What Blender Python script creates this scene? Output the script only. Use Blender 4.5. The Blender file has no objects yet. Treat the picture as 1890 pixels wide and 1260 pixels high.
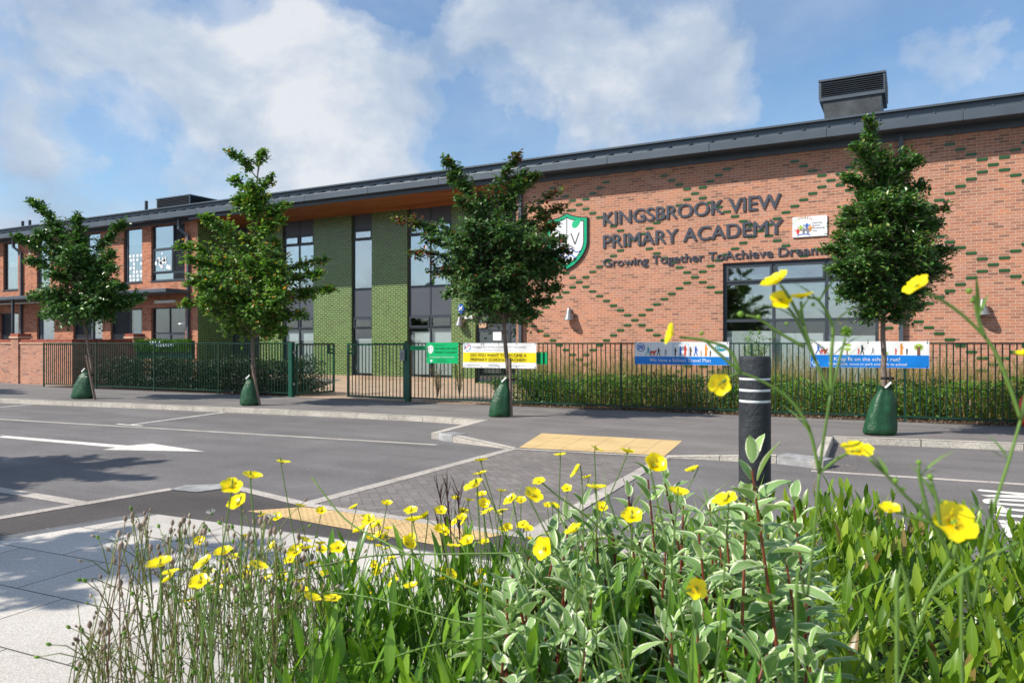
import bpy, math, random
from mathutils import Vector, Matrix, noise as mnoise
random.seed(11)
R = random.random
U = random.uniform
rad = math.radians
S = bpy.context.scene
COL = S.collection

# ------------------------------------------------------------------ camera, sky, sun, exposure
FPX, CX, HY, TH, CAMH = 1369.0, 945.0, 633.0, rad(28.55), 1.45
cam_data = bpy.data.cameras.new("camera")
cam = bpy.data.objects.new("camera", cam_data)
COL.objects.link(cam)
cam.location = (0, 0, CAMH)
cam.rotation_euler = (rad(90), 0, TH)
cam_data.sensor_width = 36
cam_data.lens = 36 * FPX / 1890
cam_data.shift_y = 3 / 1890
cam_data.clip_end = 3000
cam_data.clip_start = 0.05
cam_data.dof.use_dof = True
cam_data.dof.focus_distance = 2.8
cam_data.dof.aperture_fstop = 10.0
S.camera = cam

SUN_EL, SUN_AZ = rad(43), rad(45)          # light travels toward +X and +Y
sx, sy, sz = math.cos(SUN_EL) * math.sin(SUN_AZ), math.cos(SUN_EL) * math.cos(SUN_AZ), math.sin(SUN_EL)
sun_d = bpy.data.lights.new("sun", "SUN")
sun = bpy.data.objects.new("sun", sun_d)
COL.objects.link(sun)
sun_d.energy = 4.8
sun_d.angle = rad(0.55)
sun_d.color = (1.0, 0.935, 0.83)
sun.rotation_euler = Vector((sx, sy, -sz)).to_track_quat("-Z", "Y").to_euler()
sun.location = (-10, -10, 20)

W = bpy.data.worlds.new("World")
S.world = W
W.use_nodes = True
wn = W.node_tree
wn.nodes.clear()


class NT:
    """tiny node-tree helper"""
    def __init__(self, tree):
        self.t = tree

    def n(self, typ, **kw):
        nd = self.t.nodes.new(typ)
        for k, v in kw.items():
            if k == "ins":
                for a, b in v.items():
                    nd.inputs[a].default_value = b
            else:
                setattr(nd, k, v)
        return nd

    def l(self, a, b):
        self.t.links.new(a, b)

    def val(self, sock, x):
        if hasattr(x, "links") or hasattr(x, "is_linked"):
            self.l(x, sock)
        else:
            sock.default_value = x

    def math(self, op, a, b=0.0, clamp=False):
        nd = self.n("ShaderNodeMath", operation=op, use_clamp=clamp)
        self.val(nd.inputs[0], a)
        self.val(nd.inputs[1], b)
        return nd.outputs[0]

    def ramp(self, fac, stops, interp="LINEAR"):
        nd = self.n("ShaderNodeValToRGB")
        cr = nd.color_ramp
        cr.interpolation = interp
        while len(cr.elements) < len(stops):
            cr.elements.new(0.5)
        for e, (p, c) in zip(cr.elements, stops):
            e.position = p
            e.color = (c, c, c, 1) if isinstance(c, (int, float)) else (*c, 1)
        self.l(fac, nd.inputs[0])
        return nd.outputs[0]

    def noise(self, vec, scale, detail=4, rough=0.55, dist=0.0):
        nd = self.n("ShaderNodeTexNoise")
        nd.inputs["Scale"].default_value = scale
        nd.inputs["Detail"].default_value = detail
        nd.inputs["Roughness"].default_value = rough
        nd.inputs["Distortion"].default_value = dist
        if vec is not None:
            self.l(vec, nd.inputs["Vector"])
        return nd.outputs["Fac"]

    def mix(self, fac, a, b, blend="MIX"):
        nd = self.n("ShaderNodeMix", data_type="RGBA", blend_type=blend)
        self.val(nd.inputs[0], fac)
        for s, x in ((nd.inputs[6], a), (nd.inputs[7], b)):
            if isinstance(x, tuple):
                s.default_value = (*x[:3], 1)
            else:
                self.l(x, s)
        return nd.outputs[2]


def sky_world():
    k = NT(wn)
    out = k.n("ShaderNodeOutputWorld")
    bg = k.n("ShaderNodeBackground")
    bg.inputs[1].default_value = 0.1
    k.l(bg.outputs[0], out.inputs[0])
    sky = k.n("ShaderNodeTexSky", sky_type="NISHITA", sun_disc=False)
    sky.sun_elevation = SUN_EL
    sky.sun_rotation = math.atan2(-sx, -sy)
    sky.air_density = 1.1
    sky.dust_density = 0.25
    sky.ozone_density = 2.6
    tc = k.n("ShaderNodeTexCoord")
    d = tc.outputs["Generated"]
    sep = k.n("ShaderNodeSeparateXYZ")
    k.l(d, sep.inputs[0])
    # clouds lie on a flat layer overhead: project the direction onto it
    zz = k.math("ADD", sep.outputs[2], 0.22)
    cx_ = k.math("DIVIDE", sep.outputs[0], zz)
    cy_ = k.math("DIVIDE", sep.outputs[1], zz)
    cmb = k.n("ShaderNodeCombineXYZ")
    k.l(cx_, cmb.inputs[0]); k.l(cy_, cmb.inputs[1]); k.l(k.math("MULTIPLY", sep.outputs[2], 1.2), cmb.inputs[2])
    v = cmb.outputs[0]
    sq = k.n("ShaderNodeVectorMath", operation="MULTIPLY"); k.l(d, sq.inputs[0]); sq.inputs[1].default_value = (1, 1, 1.5)
    v2 = sq.outputs[0]
    big = k.noise(v, 1.1, 3, 0.5, 0.3)
    mid = k.noise(v2, 4.4, 9, 0.56, 0.15)
    fin = k.noise(d, 11.0, 8, 0.62, 0.3)
    # where the big cloud banks sit (world directions)
    bank = None
    for (px, py, w, a) in CLOUD_BANKS:
        v0 = Vector((math.cos(TH) * (px - CX) / FPX - math.sin(TH), math.sin(TH) * (px - CX) / FPX + math.cos(TH), (HY - py) / FPX)).normalized()
        dt = k.n("ShaderNodeVectorMath", operation="DOT_PRODUCT")
        k.l(d, dt.inputs[0]); dt.inputs[1].default_value = v0
        ang = k.math("ARCCOSINE", k.math("MINIMUM", dt.outputs["Value"], 0.99999))
        g = k.math("MULTIPLY", k.math("EXPONENT", k.math("MULTIPLY", k.math("POWER", k.math("DIVIDE", ang, w), 2.0), -1.0)), a)
        bank = g if bank is None else k.math("ADD", bank, g)
    s = k.math("ADD", k.math("MULTIPLY", big, 0.40), k.math("MULTIPLY", mid, 0.95))
    s = k.math("ADD", s, k.math("MULTIPLY", fin, 0.30))
    s = k.math("ADD", s, bank)
    m = k.ramp(s, [(0.74, 0.0), (0.85, 0.5), (0.97, 0.94)], "EASE")
    low = k.math("MULTIPLY", k.math("POWER", k.math("SUBTRACT", 1.0, k.math("MAXIMUM", sep.outputs[2], 0.0), clamp=True), 9.0), 0.9)
    # thin high veil, uneven
    veil = k.ramp(k.noise(v, 1.7, 6, 0.6, 0.6), [(0.32, 0.05), (0.62, 0.30)])
    m = k.math("MAXIMUM", m, k.math("MAXIMUM", low, veil))
    # cloud tone: brighter on the thin edges and puffs, greyer in the thick middle
    t = k.noise(v2, 5.2, 9, 0.58, 0.2)
    tone = k.ramp(k.math("ADD", k.math("MULTIPLY", t, 0.9), k.math("MULTIPLY", fin, 0.2)), [(0.40, (3.5, 4.3, 5.5)), (0.53, (4.6, 5.3, 6.3)), (0.66, (6.7, 6.9, 7.2))])
    hs_ = k.n("ShaderNodeHueSaturation", ins={"Saturation": 1.15, "Value": 1.3})
    k.l(sky.outputs[0], hs_.inputs["Color"])
    grd = k.mix(m, hs_.outputs[0], tone)
    k.l(grd, bg.inputs[0])
    bg.inputs[1].default_value = 0.1


CLOUD_BANKS = [(150, 130, 0.24, 0.10), (420, 190, 0.13, 0.09), (860, 90, 0.22, 0.10), (600, 245, 0.07, 0.26), (640, 310, 0.10, 0.10), (1180, 140, 0.14, 0.12), (1335, 150, 0.075, 0.26), (420, 170, 0.07, 0.10), (60, 305, 0.04, 0.26),
               (1800, 100, 0.10, 0.10), (1700, 190, 0.08, 0.10), (1650, 60, 0.20, -0.20), (1480, 30, 0.10, -0.12), (1880, 30, 0.2, -0.1), (720, 15, 0.06, -0.2), (480, 10, 0.06, -0.14), (200, 350, 0.13, -0.06), (1010, 235, 0.09, -0.04), (330, 330, 0.08, -0.05), (30, 30, 0.08, -0.08)]
sky_world()
S.view_settings.view_transform = "Standard"
S.view_settings.look = "None"
S.view_settings.exposure = 0.3
S.view_settings.gamma = 1.0
S.cycles.max_bounces = 6
S.cycles.transparent_max_bounces = 10
S.cycles.caustics_reflective = False
S.cycles.caustics_refractive = False

# ------------------------------------------------------------------ pixel <-> place helpers (survey of the photograph)
CT, ST = math.cos(TH), math.sin(TH)


def ray(px, py):
    u, v = (px - CX) / FPX, (HY - py) / FPX
    return Vector((CT * u - ST, ST * u + CT, v))


def gp(px, py, z=0.0):
    r = ray(px, py)
    t = (z - CAMH) / r.z
    return Vector((r.x * t, r.y * t, z))


def wp(px, py, Y):
    r = ray(px, py)
    t = Y / r.y
    return Vector((r.x * t, Y, CAMH + r.z * t))


def dp(px, py, d):
    r = ray(px, py)
    return Vector((r.x * d, r.y * d, CAMH + r.z * d))


def cd(lat, d, z):
    """camera-aligned ground coordinates: metres to the right, metres ahead, height"""
    return Vector((CT * lat - ST * d, ST * lat + CT * d, z))


# ------------------------------------------------------------------ mesh builder
class MB:
    def __init__(self):
        self.v, self.f, self.mi, self.uv = [], [], [], []
        self.m = 0

    def vert(self, p, uv=(0, 0)):
        self.v.append(tuple(p)); self.uv.append(uv)
        return len(self.v) - 1

    def face(self, idx):
        self.f.append(tuple(idx)); self.mi.append(self.m)

    def poly(self, pts):
        self.face([self.vert(p) for p in pts])

    def box(self, a, b):
        x0, x1 = sorted((a[0], b[0])); y0, y1 = sorted((a[1], b[1])); z0, z1 = sorted((a[2], b[2]))
        i = [self.vert(p) for p in ((x0, y0, z0), (x1, y0, z0), (x1, y1, z0), (x0, y1, z0), (x0, y0, z1), (x1, y0, z1), (x1, y1, z1), (x0, y1, z1))]
        for q in ((0, 3, 2, 1), (4, 5, 6, 7), (0, 1, 5, 4), (1, 2, 6, 5), (2, 3, 7, 6), (3, 0, 4, 7)):
            self.face([i[j] for j in q])

    def bar(self, p, q, w, h, up=(0, 0, 1)):
        """a square bar from p to q, w across, h along up"""
        p, q = Vector(p), Vector(q)
        d = (q - p).normalized(); up = Vector(up)
        s = d.cross(up)
        if s.length < 1e-4:
            s = d.cross(Vector((0, 1, 0)))
        s.normalize(); u2 = s.cross(d).normalized()
        i = []
        for c in (p, q):
            for a, b in ((-1, -1), (1, -1), (1, 1), (-1, 1)):
                i.append(self.vert(c + s * (a * w / 2) + u2 * (b * h / 2)))
        for k in range(4):
            self.face((i[k], i[(k + 1) % 4], i[4 + (k + 1) % 4], i[4 + k]))
        self.face((i[3], i[2], i[1], i[0])); self.face(i[4:8])

    def prism(self, pts, z0, z1):
        """vertical extrusion of a plan outline (counter clockwise)"""
        n = len(pts)
        a = [self.vert((p[0], p[1], z0)) for p in pts]
        b = [self.vert((p[0], p[1], z1)) for p in pts]
        for k in range(n):
            self.face((a[k], a[(k + 1) % n], b[(k + 1) % n], b[k]))
        self.face(b); self.face(a[::-1])

    def tube(self, pts, r0, r1=None, seg=6, cap=True):
        r1 = r0 if r1 is None else r1
        pts = [Vector(p) for p in pts]
        n = len(pts)
        rings = []
        ref = Vector((0.31, 0.77, 0.12))
        for k, p in enumerate(pts):
            t = (pts[min(k + 1, n - 1)] - pts[max(k - 1, 0)])
            t = t.normalized() if t.length > 1e-9 else Vector((0, 0, 1))
            a = t.cross(ref)
            if a.length < 1e-3:
                a = t.cross(Vector((1, 0, 0)))
            a.normalize(); b = t.cross(a)
            r = r0 + (r1 - r0) * k / max(1, n - 1)
            rings.append([self.vert(p + (a * math.cos(2 * math.pi * j / seg) + b * math.sin(2 * math.pi * j / seg)) * r, (j / seg, k / max(1, n - 1))) for j in range(seg)])
        for k in range(n - 1):
            for j in range(seg):
                self.face((rings[k][j], rings[k][(j + 1) % seg], rings[k + 1][(j + 1) % seg], rings[k + 1][j]))
        if cap:
            self.face(rings[0][::-1]); self.face(rings[-1])

    def lathe(self, c, prof, seg=16, axis=None, cap=True):
        """profile of (radius, height) turned about an axis through c"""
        c = Vector(c); ax = Vector(axis or (0, 0, 1)).normalized()
        a = ax.cross(Vector((0, 1, 0.01))).normalized(); b = ax.cross(a)
        rings = [[self.vert(c + ax * h + (a * math.cos(2 * math.pi * j / seg) + b * math.sin(2 * math.pi * j / seg)) * r) for j in range(seg)] for r, h in prof]
        for k in range(len(rings) - 1):
            for j in range(seg):
                self.face((rings[k][j], rings[k][(j + 1) % seg], rings[k + 1][(j + 1) % seg], rings[k + 1][j]))
        if cap:
            self.face(rings[0][::-1]); self.face(rings[-1])

    def leaf(self, p, d, nrm, L, Wd, bend=0.2, fold=0.18, seg=4, shape=0.45, wav=0.0, sharp=0.9):
        """a folded, bent leaf blade: rows along d, three columns; u across, v along"""
        p, d = Vector(p), Vector(d).normalized()
        s = d.cross(Vector(nrm))
        if s.length < 1e-4:
            s = d.cross(Vector((0.3, 0.5, 0.8)))
        s.normalize(); n = s.cross(d).normalized()
        rows = []
        for k in range(seg + 1):
            t = k / seg
            c = p + d * (L * t) - n * (bend * L * t * t)
            if t < shape:
                w = math.sin(0.5 * math.pi * (0.06 + 0.94 * t / shape)) ** 0.8
            else:
                w = max(0.02, max(0.0, math.cos(0.5 * math.pi * (t - shape) / (1 - shape))) ** sharp)
            w *= Wd / 2
            wv = wav * L * math.sin(t * 9 + p.x * 90)
            rows.append((self.vert(c - s * w + n * (fold * w + wv), (0, t)), self.vert(c, (0.5, t)), self.vert(c + s * w + n * (fold * w - wv), (1, t))))
        for a, b in zip(rows, rows[1:]):
            self.face((a[0], a[1], b[1], b[0])); self.face((a[1], a[2], b[2], b[1]))

    def quick_leaf(self, p, d, nrm, L, Wd, fold=0.25):
        p, d = Vector(p), Vector(d).normalized()
        s = d.cross(Vector(nrm))
        if s.length < 1e-4:
            s = Vector((1, 0, 0))
        s.normalize(); n = s.cross(d)
        a = self.vert(p, (0.5, 0)); b = self.vert(p + d * L - n * 0.12 * L, (0.5, 1))
        m1 = p + d * (L * 0.42)
        l1 = self.vert(m1 - s * Wd / 2 + n * fold * Wd / 2, (0, 0.42)); r1 = self.vert(m1 + s * Wd / 2 + n * fold * Wd / 2, (1, 0.42))
        l2 = self.vert(p + d * (L * .75) - s * Wd * .33 + n * (fold * Wd * .3 - .06 * L), (0.1, 0.75)); r2 = self.vert(p + d * (L * .75) + s * Wd * .33 + n * (fold * Wd * .3 - .06 * L), (0.9, 0.75))
        self.face((a, r1, r2, b)); self.face((a, b, l2, l1))

    def add(self, other_v, other_f, fn):
        o = len(self.v)
        for p in other_v:
            self.vert(fn(p))
        for f in other_f:
            self.face([o + j for j in f])

    def data(self, name, mats, smooth=False):
        me = bpy.data.meshes.new(name)
        me.from_pydata(self.v, [], self.f)
        mats = mats if isinstance(mats, (list, tuple)) else [mats]
        for m in mats:
            me.materials.append(m)
        if len(mats) > 1:
            me.polygons.foreach_set("material_index", self.mi)
        ul = me.uv_layers.new(name="UVMap")
        li = [0] * len(me.loops)
        me.loops.foreach_get("vertex_index", li)
        buf = []
        for j in li:
            buf.extend(self.uv[j])
        ul.data.foreach_set("uv", buf)
        if smooth:
            me.polygons.foreach_set("use_smooth", [True] * len(me.polygons))
        me.update()
        return me

    def build(self, name, mats, parent=None, smooth=False, bevel=0.0):
        o = bpy.data.objects.new(name, self.data(name, mats, smooth))
        COL.objects.link(o)
        if parent is not None:
            o.parent = parent
            p, off = parent, Vector((0, 0, 0))
            while p is not None:
                off += p.location; p = p.parent
            o.location = -off
        if bevel:
            b = o.modifiers.new("bevel", "BEVEL"); b.width = bevel; b.segments = 2; b.limit_method = "ANGLE"; b.angle_limit = rad(40)
        return o


def tag(o, label=None, cat=None, group=None, kind=None):
    if label: o["label"] = label
    if cat: o["category"] = cat
    if group: o["group"] = group
    if kind: o["kind"] = kind
    return o


def thing(name, label, cat, loc=(0, 0, 0), group=None):
    o = bpy.data.objects.new(name, None)
    o.empty_display_size = 0.2
    COL.objects.link(o)
    o.location = loc
    return tag(o, label, cat, group)


def copy_tree(o, parent=None):
    c = o.copy(); COL.objects.link(c); c.parent = parent
    for ch in list(o.children):
        copy_tree(ch, c)
    return c


# ------------------------------------------------------------------ materials
def srgb(r, g, b):
    f = lambda c: (c / 255 / 12.92) if c / 255 <= 0.04045 else ((c / 255 + 0.055) / 1.055) ** 2.4
    return (f(r), f(g), f(b))


def new_mat(name):
    m = bpy.data.materials.new(name)
    m.use_nodes = True
    m.node_tree.nodes.clear()
    k = NT(m.node_tree)
    out = k.n("ShaderNodeOutputMaterial")
    bs = k.n("ShaderNodeBsdfPrincipled")
    k.l(bs.outputs[0], out.inputs[0])
    return m, k, bs, out


def pm(name, col, rough=0.6, metal=0.0, spec=0.4, ns=6.0, na=0.12, bump=0.0, bs_=None, coat=0.0, fine=0.0):
    """plain painted or natural surface with a little uneven tone"""
    m, k, bs, out = new_mat(name)
    tc = k.n("ShaderNodeTexCoord")
    geo = k.n("ShaderNodeNewGeometry")
    n = k.noise(geo.outputs["Position"], ns, 5, 0.6)
    lo = tuple(c * (1 - na) for c in col); hi = tuple(min(1, c * (1 + na)) for c in col)
    c = k.ramp(n, [(0.3, lo), (0.7, hi)])
    if fine:
        n2 = k.noise(geo.outputs["Position"], ns * 18, 3, 0.6)
        c = k.mix(fine, c, k.ramp(n2, [(0.3, 0.0), (0.7, 1.0)]), "OVERLAY")
    k.l(c, bs.inputs["Base Color"])
    bs.inputs["Roughness"].default_value = rough
    bs.inputs["Metallic"].default_value = metal
    bs.inputs["Specular IOR Level"].default_value = spec
    if coat:
        bs.inputs["Coat Weight"].default_value = coat
    if bump:
        b = k.n("ShaderNodeBump")
        b.inputs["Strength"].default_value = bump
        b.inputs["Distance"].default_value = 0.01
        k.l(k.noise(geo.outputs["Position"], bs_ or ns * 6, 4, 0.6), b.inputs["Height"])
        k.l(b.outputs[0], bs.inputs["Normal"])
    return m


def leaf_mat(name, stops, trans=0.3, rough=0.42, spec=0.4, tcol=None, margin=None, vein=False, ns=3.0):
    m, k, bs, out = new_mat(name)
    geo = k.n("ShaderNodeNewGeometry")
    rnd = geo.outputs["Random Per Island"]
    c = k.ramp(rnd, stops)
    n = k.noise(geo.outputs["Position"], ns, 3, 0.5)
    c = k.mix(0.35, c, k.ramp(n, [(0.3, 0.25), (0.7, 0.75)]), "OVERLAY")
    uv = k.n("ShaderNodeUVMap")
    sp = k.n("ShaderNodeSeparateXYZ")
    k.l(uv.outputs[0], sp.inputs[0])
    if vein:
        # pale midrib and side veins on the blade
        a = k.math("ABSOLUTE", k.math("SUBTRACT", sp.outputs[0], 0.5))
        rib = k.math("LESS_THAN", a, 0.035)
        vv = k.math("FRACT", k.math("MULTIPLY", k.math("SUBTRACT", sp.outputs[1], k.math("MULTIPLY", a, 0.5)), 9.0))
        side = k.math("MULTIPLY", k.math("LESS_THAN", vv, 0.12), 0.35)
        c = k.mix(k.math("MULTIPLY", k.math("MAXIMUM", rib, side), 0.5), c, (0.32, 0.42, 0.12))
    if margin:
        a = k.math("ABSOLUTE", k.math("SUBTRACT", sp.outputs[0], 0.5))
        n2 = k.noise(geo.outputs["Position"], 70, 3, 0.6)
        e = k.math("ADD", a, k.math("MULTIPLY", k.math("SUBTRACT", n2, 0.5), 0.34))
        e = k.math("ADD", e, k.math("MULTIPLY", k.math("SUBTRACT", rnd, 0.5), 0.1))
        mk = k.ramp(e, [(0.37, 0.0), (0.44, 0.95)])
        c = k.mix(mk, c, margin)
        rib = k.math("LESS_THAN", a, 0.03)
        c = k.mix(k.math("MULTIPLY", rib, 0.35), c, (0.5, 0.55, 0.4))
    k.l(c, bs.inputs["Base Color"])
    bs.inputs["Roughness"].default_value = rough
    bs.inputs["Specular IOR Level"].default_value = spec
    tr = k.n("ShaderNodeBsdfTranslucent")
    k.l(k.mix(1.0, c, tcol or (1.3, 1.35, 0.55), "MULTIPLY"), tr.inputs[0])
    mx = k.n("ShaderNodeMixShader")
    mx.inputs[0].default_value = trans
    k.l(bs.outputs[0], mx.inputs[1]); k.l(tr.outputs[0], mx.inputs[2])
    k.l(mx.outputs[0], out.inputs[0])
    return m


def brick_mat(name, stops, mortar, rough=0.85, glaze=0.0, msize=0.0058):
    """stretcher bond, 225 x 75 mm modules, every brick with its own tone"""
    m, k, bs, out = new_mat(name)
    geo = k.n("ShaderNodeNewGeometry")
    sp = k.n("ShaderNodeSeparateXYZ")
    k.l(geo.outputs["Position"], sp.inputs[0])
    u = k.math("ADD", sp.outputs[0], sp.outputs[1])
    cb = k.n("ShaderNodeCombineXYZ")
    k.l(u, cb.inputs[0]); k.l(sp.outputs[2], cb.inputs[1])
    bt = k.n("ShaderNodeTexBrick", offset=0.5, offset_frequency=2, squash=1.0)
    bt.inputs["Scale"].default_value = 1.0
    bt.inputs["Brick Width"].default_value = 0.225
    bt.inputs["Row Height"].default_value = 0.075
    bt.inputs["Mortar Size"].default_value = msize
    bt.inputs["Mortar Smooth"].default_value = 0.1
    bt.inputs["Bias"].default_value = 0.0
    bt.inputs["Color1"].default_value = (0, 0, 0, 1)
    bt.inputs["Color2"].default_value = (1, 1, 1, 1)
    bt.inputs["Mortar"].default_value = (0.5, 0.5, 0.5, 1)
    k.l(cb.outputs[0], bt.inputs["Vector"])
    c = k.ramp(bt.outputs["Color"], stops)
    n = k.noise(geo.outputs["Position"], 30, 4, 0.6)
    c = k.mix(0.35, c, k.ramp(n, [(0.25, 0.2), (0.75, 0.8)]), "OVERLAY")
    n3 = k.noise(geo.outputs["Position"], 0.55, 4, 0.6)
    c = k.mix(0.22, c, k.ramp(n3, [(0.3, 0.28), (0.7, 0.72)]), "OVERLAY")
    mo = k.mix(0.3, mortar, k.ramp(n, [(0.3, 0.3), (0.7, 0.7)]), "OVERLAY")
    c = k.mix(bt.outputs["Fac"], c, mo)
    k.l(c, bs.inputs["Base Color"])
    if glaze:
        k.l(k.math("ADD", k.math("MULTIPLY", bt.outputs["Fac"], 0.6), glaze), bs.inputs["Roughness"])
    else:
        bs.inputs["Roughness"].default_value = rough
    bs.inputs["Specular IOR Level"].default_value = 0.5 if glaze else 0.2
    b = k.n("ShaderNodeBump")
    b.inputs["Strength"].default_value = 0.4
    b.inputs["Distance"].default_value = 0.004
    h = k.math("SUBTRACT", k.math("MULTIPLY", n, 0.3), bt.outputs["Fac"])
    k.l(h, b.inputs["Height"]); k.l(b.outputs[0], bs.inputs["Normal"])
    return m


def asphalt_mat(name, col, amt=1.0):
    m, k, bs, out = new_mat(name)
    geo = k.n("ShaderNodeNewGeometry")
    P = geo.outputs["Position"]
    agg = k.noise(P, 95, 3, 0.75)
    grain = k.noise(P, 260, 2, 0.7)
    pat = k.noise(P, 0.8, 5, 0.6, 0.5)
    c = k.ramp(agg, [(0.28, tuple(x * 0.55 for x in col)), (0.5, col), (0.72, tuple(x * 1.6 for x in col))])
    c = k.mix(0.5, c, k.ramp(grain, [(0.3, 0.1), (0.7, 0.9)]), "OVERLAY")
    c = k.mix(0.35, c, k.ramp(pat, [(0.3, 0.25), (0.7, 0.7)]), "OVERLAY")
    # long tyre polish and stains running along the street
    mp = k.n("ShaderNodeMapping")
    mp.inputs["Scale"].default_value = (0.12, 1.1, 1)
    mp.inputs["Rotation"].default_value = (0, 0, rad(-5))
    k.l(P, mp.inputs[0])
    st = k.noise(mp.outputs[0], 1.6, 4, 0.55)
    c = k.mix(0.3, c, k.ramp(st, [(0.35, 0.3), (0.65, 0.68)]), "OVERLAY")
    sp = k.noise(P, 17, 2, 0.5)
    c = k.mix(k.math("MULTIPLY", k.ramp(sp, [(0.72, 0.0), (0.76, 1.0)]), 0.35), c, tuple(x * 1.9 for x in col))
    k.l(c, bs.inputs["Base Color"])
    bs.inputs["Roughness"].default_value = 0.85
    bs.inputs["Specular IOR Level"].default_value = 0.3
    b = k.n("ShaderNodeBump")
    b.inputs["Strength"].default_value = 0.5
    b.inputs["Distance"].default_value = 0.004
    k.l(agg, b.inputs["Height"]); k.l(b.outputs[0], bs.inputs["Normal"])
    return m


def slab_mat(name, col, joint, bw, rh, ang, mort, off=0.5, speck=0.3, vary=0.1, scale_rot=True, loc=(0, 0, 0), rough=0.8, grit=140):
    """stone or concrete slabs laid in courses at an angle on plan"""
    m, k, bs, out = new_mat(name)
    geo = k.n("ShaderNodeNewGeometry")
    P = geo.outputs["Position"]
    mp = k.n("ShaderNodeMapping", vector_type="TEXTURE")
    mp.inputs["Rotation"].default_value = (0, 0, ang)
    mp.inputs["Location"].default_value = loc
    k.l(P, mp.inputs[0])
    bt = k.n("ShaderNodeTexBrick", offset=off)
    bt.inputs["Scale"].default_value = 1.0
    bt.inputs["Brick Width"].default_value = bw
    bt.inputs["Row Height"].default_value = rh
    bt.inputs["Mortar Size"].default_value = mort
    bt.inputs["Mortar Smooth"].default_value = 0.2
    bt.inputs["Color1"].default_value = (0, 0, 0, 1)
    bt.inputs["Color2"].default_value = (1, 1, 1, 1)
    k.l(mp.outputs[0], bt.inputs["Vector"])
    c = k.ramp(bt.outputs["Color"], [(0, tuple(x * (1 - vary) for x in col)), (1, tuple(min(1, x * (1 + vary)) for x in col))])
    n = k.noise(P, grit, 3, 0.7)
    c = k.mix(speck, c, k.ramp(n, [(0.3, 0.05), (0.7, 0.95)]), "OVERLAY")
    n2 = k.noise(P, 1.6, 5, 0.6)
    c = k.mix(0.22, c, k.ramp(n2, [(0.3, 0.3), (0.7, 0.7)]), "OVERLAY")
    c = k.mix(bt.outputs["Fac"], c, joint)
    k.l(c, bs.inputs["Base Color"])
    bs.inputs["Roughness"].default_value = rough
    bs.inputs["Specular IOR Level"].default_value = 0.3
    b = k.n("ShaderNodeBump")
    b.inputs["Strength"].default_value = 0.4
    b.inputs["Distance"].default_value = 0.005
    k.l(k.math("SUBTRACT", k.math("MULTIPLY", n, 0.3), bt.outputs["Fac"]), b.inputs["Height"])
    k.l(b.outputs[0], bs.inputs["Normal"])
    return m


def herring_mat(name, col, joint, ang):
    """block paving laid as 45 degree herringbone: two brick fields chosen by a stepped mask read as zigzag courses"""
    m, k, bs, out = new_mat(name)
    geo = k.n("ShaderNodeNewGeometry")
    P = geo.outputs["Position"]
    mp = k.n("ShaderNodeMapping", vector_type="TEXTURE")
    mp.inputs["Rotation"].default_value = (0, 0, ang)
    mp.inputs["Scale"].default_value = (0.1, 0.1, 0.1)
    k.l(P, mp.inputs[0])
    sp = k.n("ShaderNodeSeparateXYZ")
    k.l(mp.outputs[0], sp.inputs[0])
    x, y = sp.outputs[0], sp.outputs[1]
    fx, fy = k.math("FLOOR", x), k.math("FLOOR", y)
    ux, uy = k.math("SUBTRACT", x, fx), k.math("SUBTRACT", y, fy)
    q = k.math("FLOORED_MODULO", k.math("SUBTRACT", fx, fy), 4.0)
    # q: 0/1 -> horizontal block (left, right half); 2/3 -> vertical block (bottom.. top half)
    w = 0.045
    eL = k.math("LESS_THAN", ux, w); eR = k.math("GREATER_THAN", ux, 1 - w)
    eB = k.math("LESS_THAN", uy, w); eT = k.math("GREATER_THAN", uy, 1 - w)
    is_ = lambda v: k.math("COMPARE", q, v)
    def sel(v):
        nd = k.n("ShaderNodeMath", operation="COMPARE"); k.l(q, nd.inputs[0]); nd.inputs[1].default_value = v; nd.inputs[2].default_value = 0.4
        return nd.outputs[0]
    q0, q1, q2, q3 = sel(0.0), sel(1.0), sel(2.0), sel(3.0)
    hor = k.math("MAXIMUM", eB, eT); ver = k.math("MAXIMUM", eL, eR)
    j = k.math("MULTIPLY", q0, k.math("MAXIMUM", hor, eL))
    j = k.math("ADD", j, k.math("MULTIPLY", q1, k.math("MAXIMUM", hor, eR)))
    j = k.math("ADD", j, k.math("MULTIPLY", q2, k.math("MAXIMUM", ver, eT)))
    j = k.math("ADD", j, k.math("MULTIPLY", q3, k.math("MAXIMUM", ver, eB)), clamp=True)
    # block id for tone
    ix = k.math("SUBTRACT", fx, q1); iy = k.math("ADD", fy, q3)
    cb = k.n("ShaderNodeCombineXYZ"); k.l(ix, cb.inputs[0]); k.l(iy, cb.inputs[1]); k.l(k.math("ADD", q2, q3), cb.inputs[2])
    wnn = k.n("ShaderNodeTexWhiteNoise", noise_dimensions="3D"); k.l(cb.outputs[0], wnn.inputs["Vector"])
    c = k.ramp(wnn.outputs["Value"], [(0, tuple(v * 0.86 for v in col)), (1, tuple(v * 1.16 for v in col))])
    n = k.noise(P, 150, 3, 0.7)
    c = k.mix(0.3, c, k.ramp(n, [(0.3, 0.1), (0.7, 0.9)]), "OVERLAY")
    n2 = k.noise(P, 1.1, 5, 0.6)
    c = k.mix(0.3, c, k.ramp(n2, [(0.3, 0.3), (0.7, 0.7)]), "OVERLAY")
    c = k.mix(j, c, joint)
    k.l(c, bs.inputs["Base Color"])
    bs.inputs["Roughness"].default_value = 0.85
    b = k.n("ShaderNodeBump"); b.inputs["Strength"].default_value = 0.4; b.inputs["Distance"].default_value = 0.004
    k.l(k.math("SUBTRACT", 0.5, j), b.inputs["Height"]); k.l(b.outputs[0], bs.inputs["Normal"])
    return m


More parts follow.
